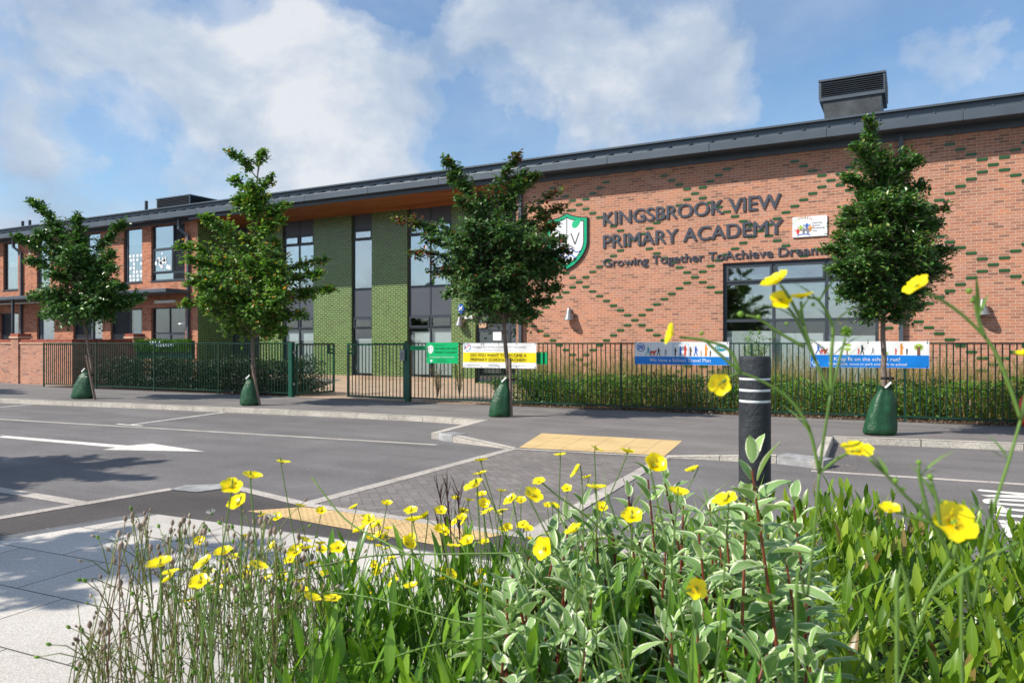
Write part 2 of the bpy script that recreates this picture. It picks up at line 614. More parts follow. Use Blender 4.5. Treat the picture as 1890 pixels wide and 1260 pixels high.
def tactile_mat(name, col, ang, org):
    m, k, bs, out = new_mat(name)
    geo = k.n("ShaderNodeNewGeometry")
    P = geo.outputs["Position"]
    mp = k.n("ShaderNodeMapping", vector_type="TEXTURE")
    mp.inputs["Rotation"].default_value = (0, 0, ang)
    mp.inputs["Location"].default_value = org
    k.l(P, mp.inputs[0])
    sp = k.n("ShaderNodeSeparateXYZ"); k.l(mp.outputs[0], sp.inputs[0])
    def cell(s, p):
        return k.math("SUBTRACT", k.math("FRACT", k.math("DIVIDE", s, p)), 0.5)
    dx, dy = cell(sp.outputs[0], 0.0667), cell(sp.outputs[1], 0.0667)
    rr = k.math("SQRT", k.math("ADD", k.math("MULTIPLY", dx, dx), k.math("MULTIPLY", dy, dy)))
    dot = k.ramp(rr, [(0.16, 1.0), (0.27, 0.0)])
    jx = k.math("GREATER_THAN", k.math("ABSOLUTE", cell(sp.outputs[0], 0.4)), 0.492)
    jy = k.math("GREATER_THAN", k.math("ABSOLUTE", cell(sp.outputs[1], 0.4)), 0.492)
    j = k.math("MAXIMUM", jx, jy)
    n = k.noise(P, 120, 3, 0.7); n2 = k.noise(P, 2.2, 5, 0.6)
    c = k.ramp(n2, [(0.3, tuple(v * 0.85 for v in col)), (0.7, tuple(v * 1.08 for v in col))])
    c = k.mix(0.2, c, k.ramp(n, [(0.3, 0.1), (0.7, 0.9)]), "OVERLAY")
    c = k.mix(k.math("MULTIPLY", j, 0.75), c, (0.12, 0.09, 0.05))
    k.l(c, bs.inputs["Base Color"])
    bs.inputs["Roughness"].default_value = 0.8
    b = k.n("ShaderNodeBump"); b.inputs["Strength"].default_value = 1.0; b.inputs["Distance"].default_value = 0.006
    k.l(k.math("SUBTRACT", dot, j), b.inputs["Height"]); k.l(b.outputs[0], bs.inputs["Normal"])
    return m


def glass_mat(name, tint=(0.92, 0.95, 0.96), base=0.3):
    m, k, bs, out = new_mat(name)
    k.t.nodes.remove(bs)
    tr = k.n("ShaderNodeBsdfTransparent"); tr.inputs[0].default_value = (*tint, 1)
    gl = k.n("ShaderNodeBsdfGlossy"); gl.inputs[0].default_value = (0.86, 0.93, 0.98, 1); gl.inputs["Roughness"].default_value = 0.02
    geo = k.n("ShaderNodeNewGeometry")
    b = k.n("ShaderNodeBump"); b.inputs["Strength"].default_value = 0.05; b.inputs["Distance"].default_value = 0.02
    k.l(k.noise(geo.outputs["Position"], 0.9, 2, 0.5), b.inputs["Height"]); k.l(b.outputs[0], gl.inputs["Normal"])
    lw = k.n("ShaderNodeLayerWeight"); lw.inputs[0].default_value = 0.5
    fr = k.math("ADD", k.math("MULTIPLY", k.math("POWER", lw.outputs["Facing"], 4.0), 0.8), 0.05)
    mx = k.n("ShaderNodeMixShader")
    k.l(k.math("ADD", fr, base, clamp=True), mx.inputs[0])
    k.l(tr.outputs[0], mx.inputs[1]); k.l(gl.outputs[0], mx.inputs[2]); k.l(mx.outputs[0], out.inputs[0])
    return m


RED = [(0.0, (0.249, 0.123, 0.092)), (0.10, (0.364, 0.170, 0.116)), (0.35, (0.449, 0.197, 0.129)), (0.6, (0.515, 0.223, 0.142)), (0.85, (0.470, 0.236, 0.169)), (1.0, (0.571, 0.224, 0.125))]
ORG = [(0.0, (0.30, 0.10, 0.055)), (0.3, (0.44, 0.15, 0.08)), (0.7, (0.55, 0.19, 0.10)), (1.0, (0.48, 0.21, 0.14))]
GRN = [(0.0, (0.020, 0.078, 0.010)), (0.4, (0.032, 0.118, 0.014)), (0.8, (0.044, 0.145, 0.020)), (1.0, (0.026, 0.098, 0.012))]
M = dict(
    brick=brick_mat("red brick", RED, (0.58, 0.44, 0.32)),
    brick_o=brick_mat("orange brick", ORG, (0.46, 0.36, 0.27)),
    brick_w=brick_mat("boundary brick", RED, (0.5, 0.42, 0.35)),
    brick_g=brick_mat("green glazed brick", GRN, (0.52, 0.50, 0.28), glaze=0.25, msize=0.0068),
    green_unit=pm("dark green glazed brick", (0.022, 0.085, 0.02), 0.3, spec=0.5),
    coping=pm("red tile coping", (0.30, 0.075, 0.045), 0.7, ns=9, na=0.35),
    stone_cope=pm("pale coping", (0.55, 0.36, 0.24), 0.8, ns=9, na=0.2),
    metal=pm("dark grey cladding metal", (0.080, 0.100, 0.124), 0.42, 0.15, 0.5, ns=0.9, na=0.14),
    metal2=pm("dark grey window frame paint", (0.042, 0.052, 0.066), 0.42, 0.0, 0.5, ns=1.2, na=0.12),
    panel=pm("grey infill panel", (0.075, 0.086, 0.105), 0.45, 0.0, 0.5, ns=0.7, na=0.1),
    lead=pm("weathered lead grey", (0.06, 0.068, 0.075), 0.55, 0.0, 0.4, ns=2.2, na=0.5, fine=0.2),
    black=pm("black void", (0.006, 0.007, 0.008), 0.9, spec=0.1),
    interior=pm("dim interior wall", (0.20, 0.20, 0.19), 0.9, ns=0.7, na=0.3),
    blind=pm("pale roller blind", (0.50, 0.57, 0.55), 0.8, ns=0.8, na=0.06),
    paper=pm("white paper", (0.85, 0.87, 0.9), 0.8, na=0.03),
    glass=glass_mat("window glass", base=0.30),
    glass_lo=glass_mat("lower window glass", (0.96, 0.98, 0.98), base=0.06),
    wood=None,
    fence=pm("green fence paint", (0.004, 0.040, 0.024), 0.38, 0.0, 0.5, ns=2, na=0.2),
    gate=pm("gate green paint", (0.006, 0.085, 0.052), 0.36, 0.0, 0.5, ns=2, na=0.2),
    kerb=pm("concrete kerb", (0.50, 0.46, 0.40), 0.85, ns=2.2, na=0.22, fine=0.3, bump=0.2),
    channel=pm("pale concrete channel", (0.44, 0.40, 0.36), 0.85, ns=2.2, na=0.22, fine=0.3),
    stone=pm("grey granite kerb", (0.30, 0.30, 0.30), 0.8, ns=4, na=0.4, fine=0.3),
    edging=pm("dark granite edging", (0.135, 0.14, 0.15), 0.8, ns=5, na=0.25, fine=0.4),
    paint=pm("white road paint", (0.70, 0.68, 0.63), 0.7, ns=9, na=0.25, fine=0.25),
    road=asphalt_mat("road asphalt", (0.164, 0.155, 0.154)),
    footway=asphalt_mat("footway asphalt", (0.185, 0.172, 0.166)),
    dark_tar=asphalt_mat("dark asphalt", (0.085, 0.076, 0.074)),  # darker tone than the road and footway asphalt
    tan=pm("buff concrete forecourt", (0.42, 0.31, 0.22), 0.85, ns=1.5, na=0.2, fine=0.3),
    soil=pm("dark soil", (0.035, 0.024, 0.016), 0.95, ns=14, na=0.6, bump=0.8),
    mulch=pm("bark mulch", (0.10, 0.055, 0.032), 0.95, ns=30, na=0.7, bump=1.0),
    bark=pm("young tree bark", (0.20, 0.155, 0.125), 0.85, ns=28, na=0.35, bump=0.5),
    bark_d=pm("dark young bark", (0.12, 0.09, 0.075), 0.85, ns=28, na=0.35, bump=0.5),
    stake=pm("weathered timber stake", (0.21, 0.155, 0.12), 0.85, ns=20, na=0.35),
    strap=pm("black rubber strap", (0.012, 0.012, 0.012), 0.6),
    bag=None,
    letter=pm("slate grey letter", (0.058, 0.070, 0.094), 0.5, ns=1.5, na=0.08),
    white=pm("white sign face", (0.80, 0.81, 0.82), 0.5, ns=1.2, na=0.03),
    vinyl=pm("white vinyl banner", (0.82, 0.83, 0.84), 0.35, ns=1.4, na=0.05),
    sgreen=pm("bright green sign", (0.0, 0.46, 0.15), 0.4, na=0.05),
    shieldg=pm("shield border green", (0.0, 0.40, 0.19), 0.4, na=0.05),
    leafg=pm("leaf emblem green", (0.02, 0.50, 0.22), 0.4, na=0.1),
    ink=pm("black print", (0.015, 0.016, 0.018), 0.5),
    grey_ink=pm("grey print", (0.24, 0.25, 0.27), 0.5),
    dkgreen_ink=pm("dark green print", (0.0, 0.07, 0.03), 0.5),
    blue=pm("banner blue", (0.005, 0.20, 0.66), 0.35, ns=3, na=0.12),
    bluep=pm("blue print", (0.02, 0.12, 0.5), 0.5),
    pale=pm("pale blue print", (0.55, 0.70, 0.86), 0.5),
    teal=pm("teal print", (0.0, 0.32, 0.42), 0.5),
    yellow=pm("banner yellow", (0.86, 0.70, 0.008), 0.4, ns=3, na=0.06),
    orange=pm("orange print", (0.8, 0.3, 0.03), 0.5),
    redp=pm("red print", (0.65, 0.05, 0.03), 0.5),
    skin=pm("tan print", (0.6, 0.36, 0.24), 0.5),
    lime=pm("lime print", (0.35, 0.55, 0.08), 0.5),
    brown=pm("brown print", (0.2, 0.09, 0.06), 0.5),
    alu=pm("brushed aluminium", (0.30, 0.30, 0.295), 0.36, 0.5, 0.5, ns=3, na=0.1),
    cwhite=pm("white plastic housing", (0.78, 0.78, 0.76), 0.4, na=0.05),
    bollard=pm("charcoal recycled plastic", (0.026, 0.030, 0.036), 0.62, 0.0, 0.4, ns=9, na=0.55, bump=0.7, bs_=50, fine=0.3),
    band=pm("white reflective band", (0.74, 0.76, 0.79), 0.35, ns=20, na=0.1),
    red=pm("glossy red plastic", (0.70, 0.03, 0.01), 0.25, coat=0.5),
    petal=None,
)


def wood_mat():
    m, k, bs, out = new_mat("cedar soffit boards")
    geo = k.n("ShaderNodeNewGeometry")
    sp = k.n("ShaderNodeSeparateXYZ"); k.l(geo.outputs["Position"], sp.inputs[0])
    b = k.math("DIVIDE", sp.outputs[1], 0.12)
    idx = k.math("FLOOR", b); fr = k.math("FRACT", b)
    w = k.n("ShaderNodeTexWhiteNoise", noise_dimensions="2D")
    cb = k.n("ShaderNodeCombineXYZ"); k.l(idx, cb.inputs[0]); k.l(k.math("FLOOR", k.math("DIVIDE", k.math("ADD", sp.outputs[0], k.math("MULTIPLY", idx, 1.7)), 2.4)), cb.inputs[1])
    k.l(cb.outputs[0], w.inputs["Vector"])
    c = k.ramp(w.outputs["Value"], [(0, (0.24, 0.075, 0.022)), (0.5, (0.36, 0.115, 0.03)), (1, (0.46, 0.16, 0.045))])
    mp = k.n("ShaderNodeMapping"); mp.inputs["Scale"].default_value = (1.5, 30, 10); k.l(geo.outputs["Position"], mp.inputs[0])
    c = k.mix(0.4, c, k.ramp(k.noise(mp.outputs[0], 2, 4, 0.6), [(0.3, 0.2), (0.7, 0.8)]), "OVERLAY")
    c = k.mix(k.math("LESS_THAN", fr, 0.07), c, (0.02, 0.01, 0.005))
    k.l(c, bs.inputs["Base Color"]); bs.inputs["Roughness"].default_value = 0.55
    return m


def bag_mat():
    m, k, bs, out = new_mat("green woven plastic bag")
    geo = k.n("ShaderNodeNewGeometry")
    n = k.noise(geo.outputs["Position"], 7, 4, 0.6, 0.8)
    k.l(k.ramp(n, [(0.3, (0.006, 0.045, 0.016)), (0.7, (0.014, 0.095, 0.034))]), bs.inputs["Base Color"])
    bs.inputs["Roughness"].default_value = 0.42
    b = k.n("ShaderNodeBump"); b.inputs["Strength"].default_value = 0.6; b.inputs["Distance"].default_value = 0.02
    k.l(k.noise(geo.outputs["Position"], 11, 4, 0.6, 1.6), b.inputs["Height"]); k.l(b.outputs[0], bs.inputs["Normal"])
    return m


def petal_mat():
    m, k, bs, out = new_mat("glossy buttercup yellow")
    geo = k.n("ShaderNodeNewGeometry")
    uv = k.n("ShaderNodeUVMap"); sp = k.n("ShaderNodeSeparateXYZ"); k.l(uv.outputs[0], sp.inputs[0])
    c = k.ramp(sp.outputs[1], [(0.0, (0.82, 0.46, 0.0)), (0.3, (0.96, 0.74, 0.0)), (1.0, (0.98, 0.87, 0.004))])
    k.l(c, bs.inputs["Base Color"]); bs.inputs["Roughness"].default_value = 0.28; bs.inputs["Specular IOR Level"].default_value = 0.5
    tr = k.n("ShaderNodeBsdfTranslucent"); k.l(c, tr.inputs[0])
    mx = k.n("ShaderNodeMixShader"); mx.inputs[0].default_value = 0.2
    k.l(bs.outputs[0], mx.inputs[1]); k.l(tr.outputs[0], mx.inputs[2]); k.l(mx.outputs[0], out.inputs[0])
    return m


M["wood"], M["bag"], M["petal"] = wood_mat(), bag_mat(), petal_mat()
M["stem"] = leaf_mat("buttercup stem", [(0, (0.10, 0.19, 0.03)), (0.5, (0.13, 0.24, 0.04)), (1, (0.08, 0.15, 0.03))], 0.1, 0.5)
M["stem_dry"] = leaf_mat("dry brown stem", [(0, (0.15, 0.22, 0.04)), (0.45, (0.21, 0.27, 0.07)), (0.7, (0.25, 0.19, 0.09)), (0.85, (0.20, 0.10, 0.065)), (1, (0.13, 0.21, 0.035))], 0.15, 0.6)
M["stem_red"] = leaf_mat("red dogwood stem", [(0, (0.16, 0.03, 0.02)), (1, (0.22, 0.06, 0.03))], 0.05, 0.5)
M["seed"] = leaf_mat("dry seed head", [(0, (0.26, 0.19, 0.13)), (0.5, (0.42, 0.34, 0.27)), (1, (0.18, 0.12, 0.08))], 0.1, 0.8)
M["bud"] = leaf_mat("green bud", [(0, (0.10, 0.22, 0.02)), (1, (0.20, 0.36, 0.04))], 0.15, 0.5)
M["fluff"] = pm("white seed fluff", (0.75, 0.74, 0.70), 0.9, ns=60, na=0.2)
M["dogwood"] = leaf_mat("variegated dogwood leaf", [(0, (0.155, 0.293, 0.089)), (0.5, (0.232, 0.378, 0.137)), (0.85, (0.294, 0.465, 0.167)), (1.0, (0.370, 0.534, 0.156))], 0.22, 0.55, 0.3, tcol=(1.1, 1.2, 0.7), margin=(0.78, 0.80, 0.60))
M["laurel"] = leaf_mat("lime green laurel leaf", [(0, (0.059, 0.153, 0.011)), (0.35, (0.136, 0.260, 0.017)), (0.7, (0.224, 0.354, 0.024)), (0.955, (0.319, 0.425, 0.035)), (0.97, (0.307, 0.224, 0.071)), (1, (0.236, 0.130, 0.059))], 0.36, 0.30, 0.5, vein=True)
M["laurel_d"] = leaf_mat("deep green laurel leaf", [(0, (0.056, 0.162, 0.017)), (0.5, (0.130, 0.292, 0.026)), (0.85, (0.211, 0.406, 0.036)), (1, (0.308, 0.503, 0.049))], 0.35, 0.3, 0.5, vein=True)
M["weed"] = leaf_mat("fine green weed leaf", [(0, (0.065, 0.156, 0.019)), (0.6, (0.130, 0.260, 0.039)), (1, (0.221, 0.325, 0.065))], 0.3, 0.5)
M["hedge"] = leaf_mat("low hedge leaf", [(0, (0.044, 0.125, 0.012)), (0.5, (0.097, 0.230, 0.018)), (1, (0.167, 0.324, 0.030))], 0.3, 0.4)
M["hedge_d"] = leaf_mat("dark shaded shrub leaf", [(0, (0.012, 0.030, 0.007)), (0.6, (0.027, 0.060, 0.011)), (1, (0.054, 0.090, 0.018))], 0.25, 0.45)  # dark green, lowered further to put the shade behind the railing into it
M["straw"] = leaf_mat("feather grass blade", [(0, (0.099, 0.139, 0.025)), (0.4, (0.218, 0.208, 0.060)), (0.75, (0.358, 0.298, 0.118)), (1, (0.447, 0.338, 0.168))], 0.3, 0.6)
M["grass"] = leaf_mat("green grass blade", [(0, (0.081, 0.176, 0.020)), (0.6, (0.149, 0.297, 0.034)), (1, (0.243, 0.378, 0.068))], 0.3, 0.5)
M["t1"] = leaf_mat("cherry tree leaf", [(0, (0.043, 0.120, 0.030)), (0.6, (0.077, 0.198, 0.045)), (0.95, (0.144, 0.294, 0.060)), (1, (0.210, 0.330, 0.066))], 0.2, 0.35, 0.5)
M["t2"] = leaf_mat("lime tree leaf", [(0, (0.053, 0.145, 0.030)), (0.5, (0.107, 0.249, 0.039)), (0.88, (0.215, 0.393, 0.055)), (0.965, (0.406, 0.525, 0.084)), (0.985, (0.765, 0.341, 0.084)), (1, (0.765, 0.341, 0.084))], 0.28, 0.4, 0.45)
M["t3"] = leaf_mat("maple tree leaf", [(0, (0.038, 0.106, 0.034)), (0.6, (0.074, 0.180, 0.043)), (0.97, (0.126, 0.228, 0.054)), (0.985, (0.204, 0.084, 0.042)), (1, (0.204, 0.084, 0.042))], 0.25, 0.42, 0.4)
M["t3red"] = leaf_mat("reddish young leaf", [(0, (0.20, 0.03, 0.03)), (0.4, (0.24, 0.07, 0.03)), (0.6, (0.10, 0.14, 0.02)), (1, (0.16, 0.19, 0.03))], 0.3, 0.4)
M["t4"] = leaf_mat("hornbeam leaf", [(0, (0.031, 0.101, 0.020)), (0.6, (0.061, 0.167, 0.028)), (0.94, (0.127, 0.248, 0.036)), (1, (0.305, 0.305, 0.076))], 0.2, 0.34, 0.5)

# ------------------------------------------------------------------ ground, road, pavements
ZR, ZN = -0.10, -0.088       # carriageway level, near pavement level


def struct(name, mb, mat, **kw):
    return tag(mb.build(name, mat, **kw), kind="structure")


g = MB(); g.poly([(-900, -600, -0.16), (900, -600, -0.16), (900, 900, -0.16), (-900, 900, -0.16)])
struct("ground", g, M["soil"])
g = MB(); g.poly([(-90, -14, ZR), (70, -14, ZR), (70, 15.5, ZR), (-90, 15.5, ZR)])
struct("road", g, M["road"])

# far kerb: front top edge, surveyed
def pl(*a, z=0.0):
    return [gp(x, y, z) for x, y in a]

KL = pl((33, 737.5), (300, 747.5), (600, 760), (780, 768.5), (895, 776))
dL = (KL[1] - KL[0]).normalized()
KL = [KL[0] - dL * 50] + KL
c_corner = pl((808, 799))[0]
c_mid = pl((835, 804))[0]
b_l = gp(945, 828, ZR + 0.008); b_r = gp(1228, 843, ZR + 0.008)
r_in = pl((1433, 841))[0]; r_out = pl((1520, 851))[0]
KR = pl((1538, 806), (1700, 811.5), (1890, 819))
dR = (KR[2] - KR[0]).normalized()
KR = KR + [KR[-1] + dR * 40]
bl_back = pl((944, 774))[0]
# footway: strips from the kerb line back to the building side, plus the dropped build-out
front = KL[:-1] + [KL[-1]]
back_y = 23.6
foot = MB()
line = KL + [bl_back + (KR[0] - bl_back) * 0.0] + [KR[0]] + KR[1:]
for a, b in zip(line, line[1:]):
    foot.poly([(a.x, a.y, 0), (b.x, b.y, 0), (b.x, back_y, 0), (a.x, back_y, 0)])
# build-out: a fan of sloping faces down to the crossing
P = [KL[-1], c_corner, c_mid, b_l, b_r, r_in, r_out, KR[0]]
bm_l = bl_back + (KR[0] - bl_back) * 0.18; bm_r = bl_back + (KR[0] - bl_back) * 0.72
ml = c_corner.lerp(bl_back, .62)
for q in ([KL[-1], c_corner, c_mid, bl_back], [c_mid, b_l, bm_l, bl_back], [b_l, b_r, bm_r, bm_l], [b_r, r_in, KR[0], bm_r], [r_in, r_out, KR[0]]):
    foot.poly(q)
struct("footway", foot, M["footway"])


def kerb_run(mb, pts, w=0.13, top=None, zb=-0.13, lip=0.003, back_left=True):
    """kerb stones along a line: top strip and front face, bevelled arris"""
    for a, b in zip(pts, pts[1:]):
        d = Vector((b.x - a.x, b.y - a.y, 0)).normalized()
        n = Vector((-d.y, d.x, 0))
        L = (Vector((b.x, b.y, 0)) - Vector((a.x, a.y, 0))).length
        k = max(1, round(L / 0.914))
        for i in range(k):
            p = a.lerp(b, (i + 0.006) / k); q = a.lerp(b, (i + 0.994) / k)
            e = U(-0.003, 0.003)
            za, zc = p.z + lip + e, q.z + lip + e
            c = 0.016
            v = [mb.vert((p.x, p.y, zb)), mb.vert((q.x, q.y, zb)), mb.vert((q.x, q.y, zc - c)), mb.vert((p.x, p.y, za - c)),
                 mb.vert((q.x + n.x * c, q.y + n.y * c, zc)), mb.vert((p.x + n.x * c, p.y + n.y * c, za)),
                 mb.vert((q.x + n.x * w, q.y + n.y * w, zc)), mb.vert((p.x + n.x * w, p.y + n.y * w, za)),
                 mb.vert((q.x + n.x * w, q.y + n.y * w, zb)), mb.vert((p.x + n.x * w, p.y + n.y * w, zb))]
            mb.face((v[0], v[1], v[2], v[3])); mb.face((v[3], v[2], v[4], v[5])); mb.face((v[5], v[4], v[6], v[7]))
            mb.face((v[7], v[6], v[8], v[9])); mb.face((v[0], v[3], v[5], v[7], v[9])); mb.face((v[1], v[8], v[6], v[4], v[2]))


kb = MB()
kerb_run(kb, KL)
kerb_run(kb, [KL[-1] + (bl_back - KL[-1]) * .0, c_corner], w=-0.12)
kerb_run(kb, [c_mid, b_l], w=0.14)
kerb_run(kb, [b_r, r_in], w=0.14)
kerb_run(kb, [r_out, KR[0]], w=0.13)
kerb_run(kb, KR)
struct("kerb", kb, M["kerb"])
ks = MB()
kerb_run(ks, [c_corner, c_corner.lerp(c_mid, .4) + Vector((0, -.03, 0)), c_mid], w=0.3, lip=0.006)
kerb_run(ks, [r_in, r_out], w=0.3, lip=0.006)
struct("kerb_corner", ks, M["stone"])

# flush channels, crossing, markings
Z1, Z2 = ZR + 0.004, ZR + 0.008


def strip(mb, pts, z):
    mb.poly([(p.x, p.y, z) for p in pts])


def line_px(mb, a, b, w, z, ext0=0.0, ext1=0.0, zs=ZR, stone=0.0):
    p, q = gp(*a, zs), gp(*b, zs)
    d = (q - p).normalized(); n = Vector((-d.y, d.x, 0)) * (w / 2)
    p = p - d * ext0; q = q + d * ext1
    if not stone:
        strip(mb, [p - n, q - n, q + n, p + n], z)
        return
    L = (q - p).length; k = max(1, int(L / stone))
    for i in range(k):
        a_ = p.lerp(q, i / k) + d * 0.004; b_ = p.lerp(q, (i + 1) / k) - d * 0.004
        strip(mb, [a_ - n, b_ - n, b_ + n, a_ + n], z)


ch = MB()
line_px(ch, (0, 773.5), (806, 821), 0.12, Z1, ext0=45, stone=0.91)
line_px(ch, (1497, 869), (1890, 894), 0.12, Z1, ext1=30, stone=0.91)
struct("road_channel", ch, M["channel"])
# block paved crossing
cr = [gp(568, 930, ZR), b_l.copy(), b_r.copy(), gp(975, 990, ZR)]
cb_ = MB(); strip(cb_, cr, Z1)
cross_ang = math.atan2(cr[1].y - cr[0].y, cr[1].x - cr[0].x)
M["herring"] = herring_mat("grey block paving", (0.190, 0.172, 0.160), (0.115, 0.104, 0.096), cross_ang + rad(45))
struct("crossing_paving", cb_, M["herring"])
ce = MB()
for a, b in ((cr[0], cr[1]), (cr[3], cr[2])):
    d = (b - a).normalized(); n = Vector((-d.y, d.x, 0)) * 0.075
    k = int((b - a).length / 0.6)
    for i in range(k):
        p, q = a.lerp(b, i / k) + d * .003, a.lerp(b, (i + 1) / k) - d * .003
        strip(ce, [p - n, q - n, q + n, p + n], Z2)
a, b = b_l, b_r
d = (b - a).normalized(); n = Vector((-d.y, d.x, 0)) * 0.05
strip(ce, [a - n, b - n, b + n, a + n], Z2 + 0.003)
struct("crossing_edging", ce, M["channel"])

mk = MB()
line_px(mk, (243, 783.5), (413, 761), 0.085, Z1)
line_px(mk, (216, 783), (262, 786), 0.10, Z2)
line_px(mk, (0, 751.5), (72, 745.2), 0.085, Z1, ext0=2)
strip(mk, [gp(x, y, ZR) for x, y in ((0, 807.5), (0, 803.3), (236, 822.3), (281, 818.5), (379, 833.5), (190, 830), (215, 826))], Z1)
a0, b0 = gp(0, 805.4, ZR), gp(215, 823.5, ZR)
dd = (b0 - a0).normalized(); nn = Vector((-dd.y, dd.x, 0)) * 0.07
strip(mk, [a0 - dd * 2.5 - nn, a0 - nn, a0 + nn, a0 - dd * 2.5 + nn], Z1)
def tp(*pts):
    strip(mk, [gp(1750 + x / 9, 860 + y / 9, ZR) for x, y in pts], Z1)
# stretched road lettering, seen from its foot
tp((470, 408), (525, 386), (1600, 480), (1600, 520), (540, 420))
tp((530, 480), (1600, 480), (1600, 555), (650, 512))
tp((565, 570), (600, 548), (720, 535), (1600, 575), (1600, 615), (860, 575), (830, 595), (870, 612), (1600, 660), (1600, 700), (640, 625), (590, 610))
tp((665, 690), (700, 645), (880, 655), (950, 700), (1000, 785), (870, 780), (740, 765))
tp((955, 700), (1600, 750), (1600, 795), (985, 735))
tp((755, 800), (800, 788), (1600, 850), (1600, 895), (800, 825))
tp((830, 905), (900, 900), (1600, 950), (1600, 1010), (870, 950))
tp((860, 965), (1050, 965), (1180, 1040), (1260, 1110), (1240, 1190), (960, 1190), (940, 1060))
struct("road_marking", mk, M["paint"])

# tactile paving: far and near
far_t = [gp(957, 824.5, -0.085), gp(1000, 799.5, -0.03), gp(1260, 813.5, -0.03), gp(1227, 841, -0.088)]
tb = MB(); ta = MB()
def on_build(px, py):
    """point on the dropped build-out plane through its two front corners and a back point"""
    A, B, C = b_l, b_r, bm_l.lerp(bm_r, .5)
    nrm = (B - A).cross(C - A); r = ray(px, py); o = Vector((0, 0, CAMH))
    t = (A - o).dot(nrm) / r.dot(nrm)
    return o + r * t
ft = [on_build(*p) + Vector((0, 0, .005)) for p in ((958, 826), (1000, 799.5), (1259, 813.5), (1228, 841))]
tb.poly(ft)
fa = math.atan2(ft[2].y - ft[1].y, ft[2].x - ft[1].x)
struct("tactile_paving", tb, tactile_mat("buff blister paving", (0.66, 0.47, 0.22), fa, tuple(ft[1])))
nt = [gp(457, 943, ZN), gp(563, 935.5, ZN), gp(940, 985, ZN), gp(817, 1008, ZN)]
tb = MB(); strip(tb, nt, ZN + 0.004)
na_ = math.atan2(nt[2].y - nt[1].y, nt[2].x - nt[1].x)
struct("tactile_paving", tb, tactile_mat("buff blister paving near", (0.62, 0.43, 0.20), na_, tuple(nt[1])))

# near pavement: asphalt margin, flush kerbs, granite edging, pale slabs
n1 = pl((-300, 1004), (320, 901), (420, 895), (568, 930.5), (990, 990), (1240, 1026), z=ZN)
dn = (n1[0] - n1[1]).normalized()
pv = MB()
far_edge = [n1[0] + dn * 8] + n1
far_edge.append(n1[-1] + (n1[-1] - n1[-2]).normalized() * 14)
pts = [(p.x, p.y, ZN) for p in far_edge]
pv.poly([(-40, -14, ZN), (30, -14, ZN)] + [(30, far_edge[-1].y, ZN)] + pts[::-1])
struct("near_footway", pv, M["dark_tar"])
kn = MB()
line_px(kn, (-300, 1006), (318, 902), 0.13, ZN + .004, ext0=8, zs=ZN, stone=0.91)
line_px(kn, (424, 897), (566, 931.5), 0.13, ZN + .004, zs=ZN, stone=0.91)
line_px(kn, (566, 931.5), (1240, 1028), 0.12, ZN + .0045, zs=ZN, ext1=6, stone=0.91)
line_px(kn, (0, 904), (150, 929), 0.16, Z1, zs=ZR, ext0=9, stone=0.91)
struct("kerb", kn, M["channel"])
kc = MB()
strip(kc, [gp(x, y, ZN) for x, y in ((314, 904), (342, 896), (418, 893), (434, 899), (362, 909))], ZN + .008)
struct("kerb_corner", kc, M["stone"])
e0, e1, e2 = gp(-200, 1023, ZN), gp(268, 946, ZN), gp(1100, 1058, ZN)
ed = MB()
d1 = (e1 - e0).normalized(); d2 = (e2 - e1).normalized()
w = 0.16
def off(p, d, w): return p + Vector((d.y, -d.x, 0)) * w
inner = [off(e0, d1, w) - d1 * 8, off(e1, d1, w) + d1 * (w * .3), off(e2, d2, w) + d2 * 8]
outer = [e0 - d1 * 8, e1, e2 + d2 * 8]
for i in (0, 1):
    strip(ed, [outer[i], outer[i + 1], inner[i + 1], inner[i]][::-1], ZN + 0.004)
struct("paving_edging", ed, M["edging"])
sl = MB()
strip(sl, [(inner[0] - d1 * 0), inner[1], inner[2], Vector((14, -12, 0)), Vector((-18, -12, 0))][::-1], ZN + 0.005)
sa = math.atan2(d2.y, d2.x)
struct("slab_paving", sl, slab_mat("pale granite slabs", (0.53, 0.495, 0.45), (0.12, 0.11, 0.10), 0.9, 0.6, sa, 0.006, 0.5, 0.45, 0.13, loc=(inner[1].x, inner[1].y, 0)))

# forecourt inside the gates
fc = MB(); strip(fc, [gp(545, 733), gp(870, 747), Vector((-7.6, 23.5, 0)), Vector((-20.6, 23.5, 0))], 0.007)
struct("forecourt", fc, M["tan"])

# ------------------------------------------------------------------ the school building
D, DR = 21.2, 22.9
EY = D - 0.62
XL, XR = -62.0, 12.0
xr0 = wp(953, 600, D).x           # left end of the right wing
xl1 = wp(365, 600, D).x           # right end of the left wing
ZT = wp(1140, 286, EY).z          # fascia top
ZB = wp(1140, 300.5, EY).z        # fascia bottom (eaves)
bld = thing("school_building", "two storey red brick school with green glazed centre bay and dark metal eaves", "building", ((xl1 + xr0) / 2, D, 0))


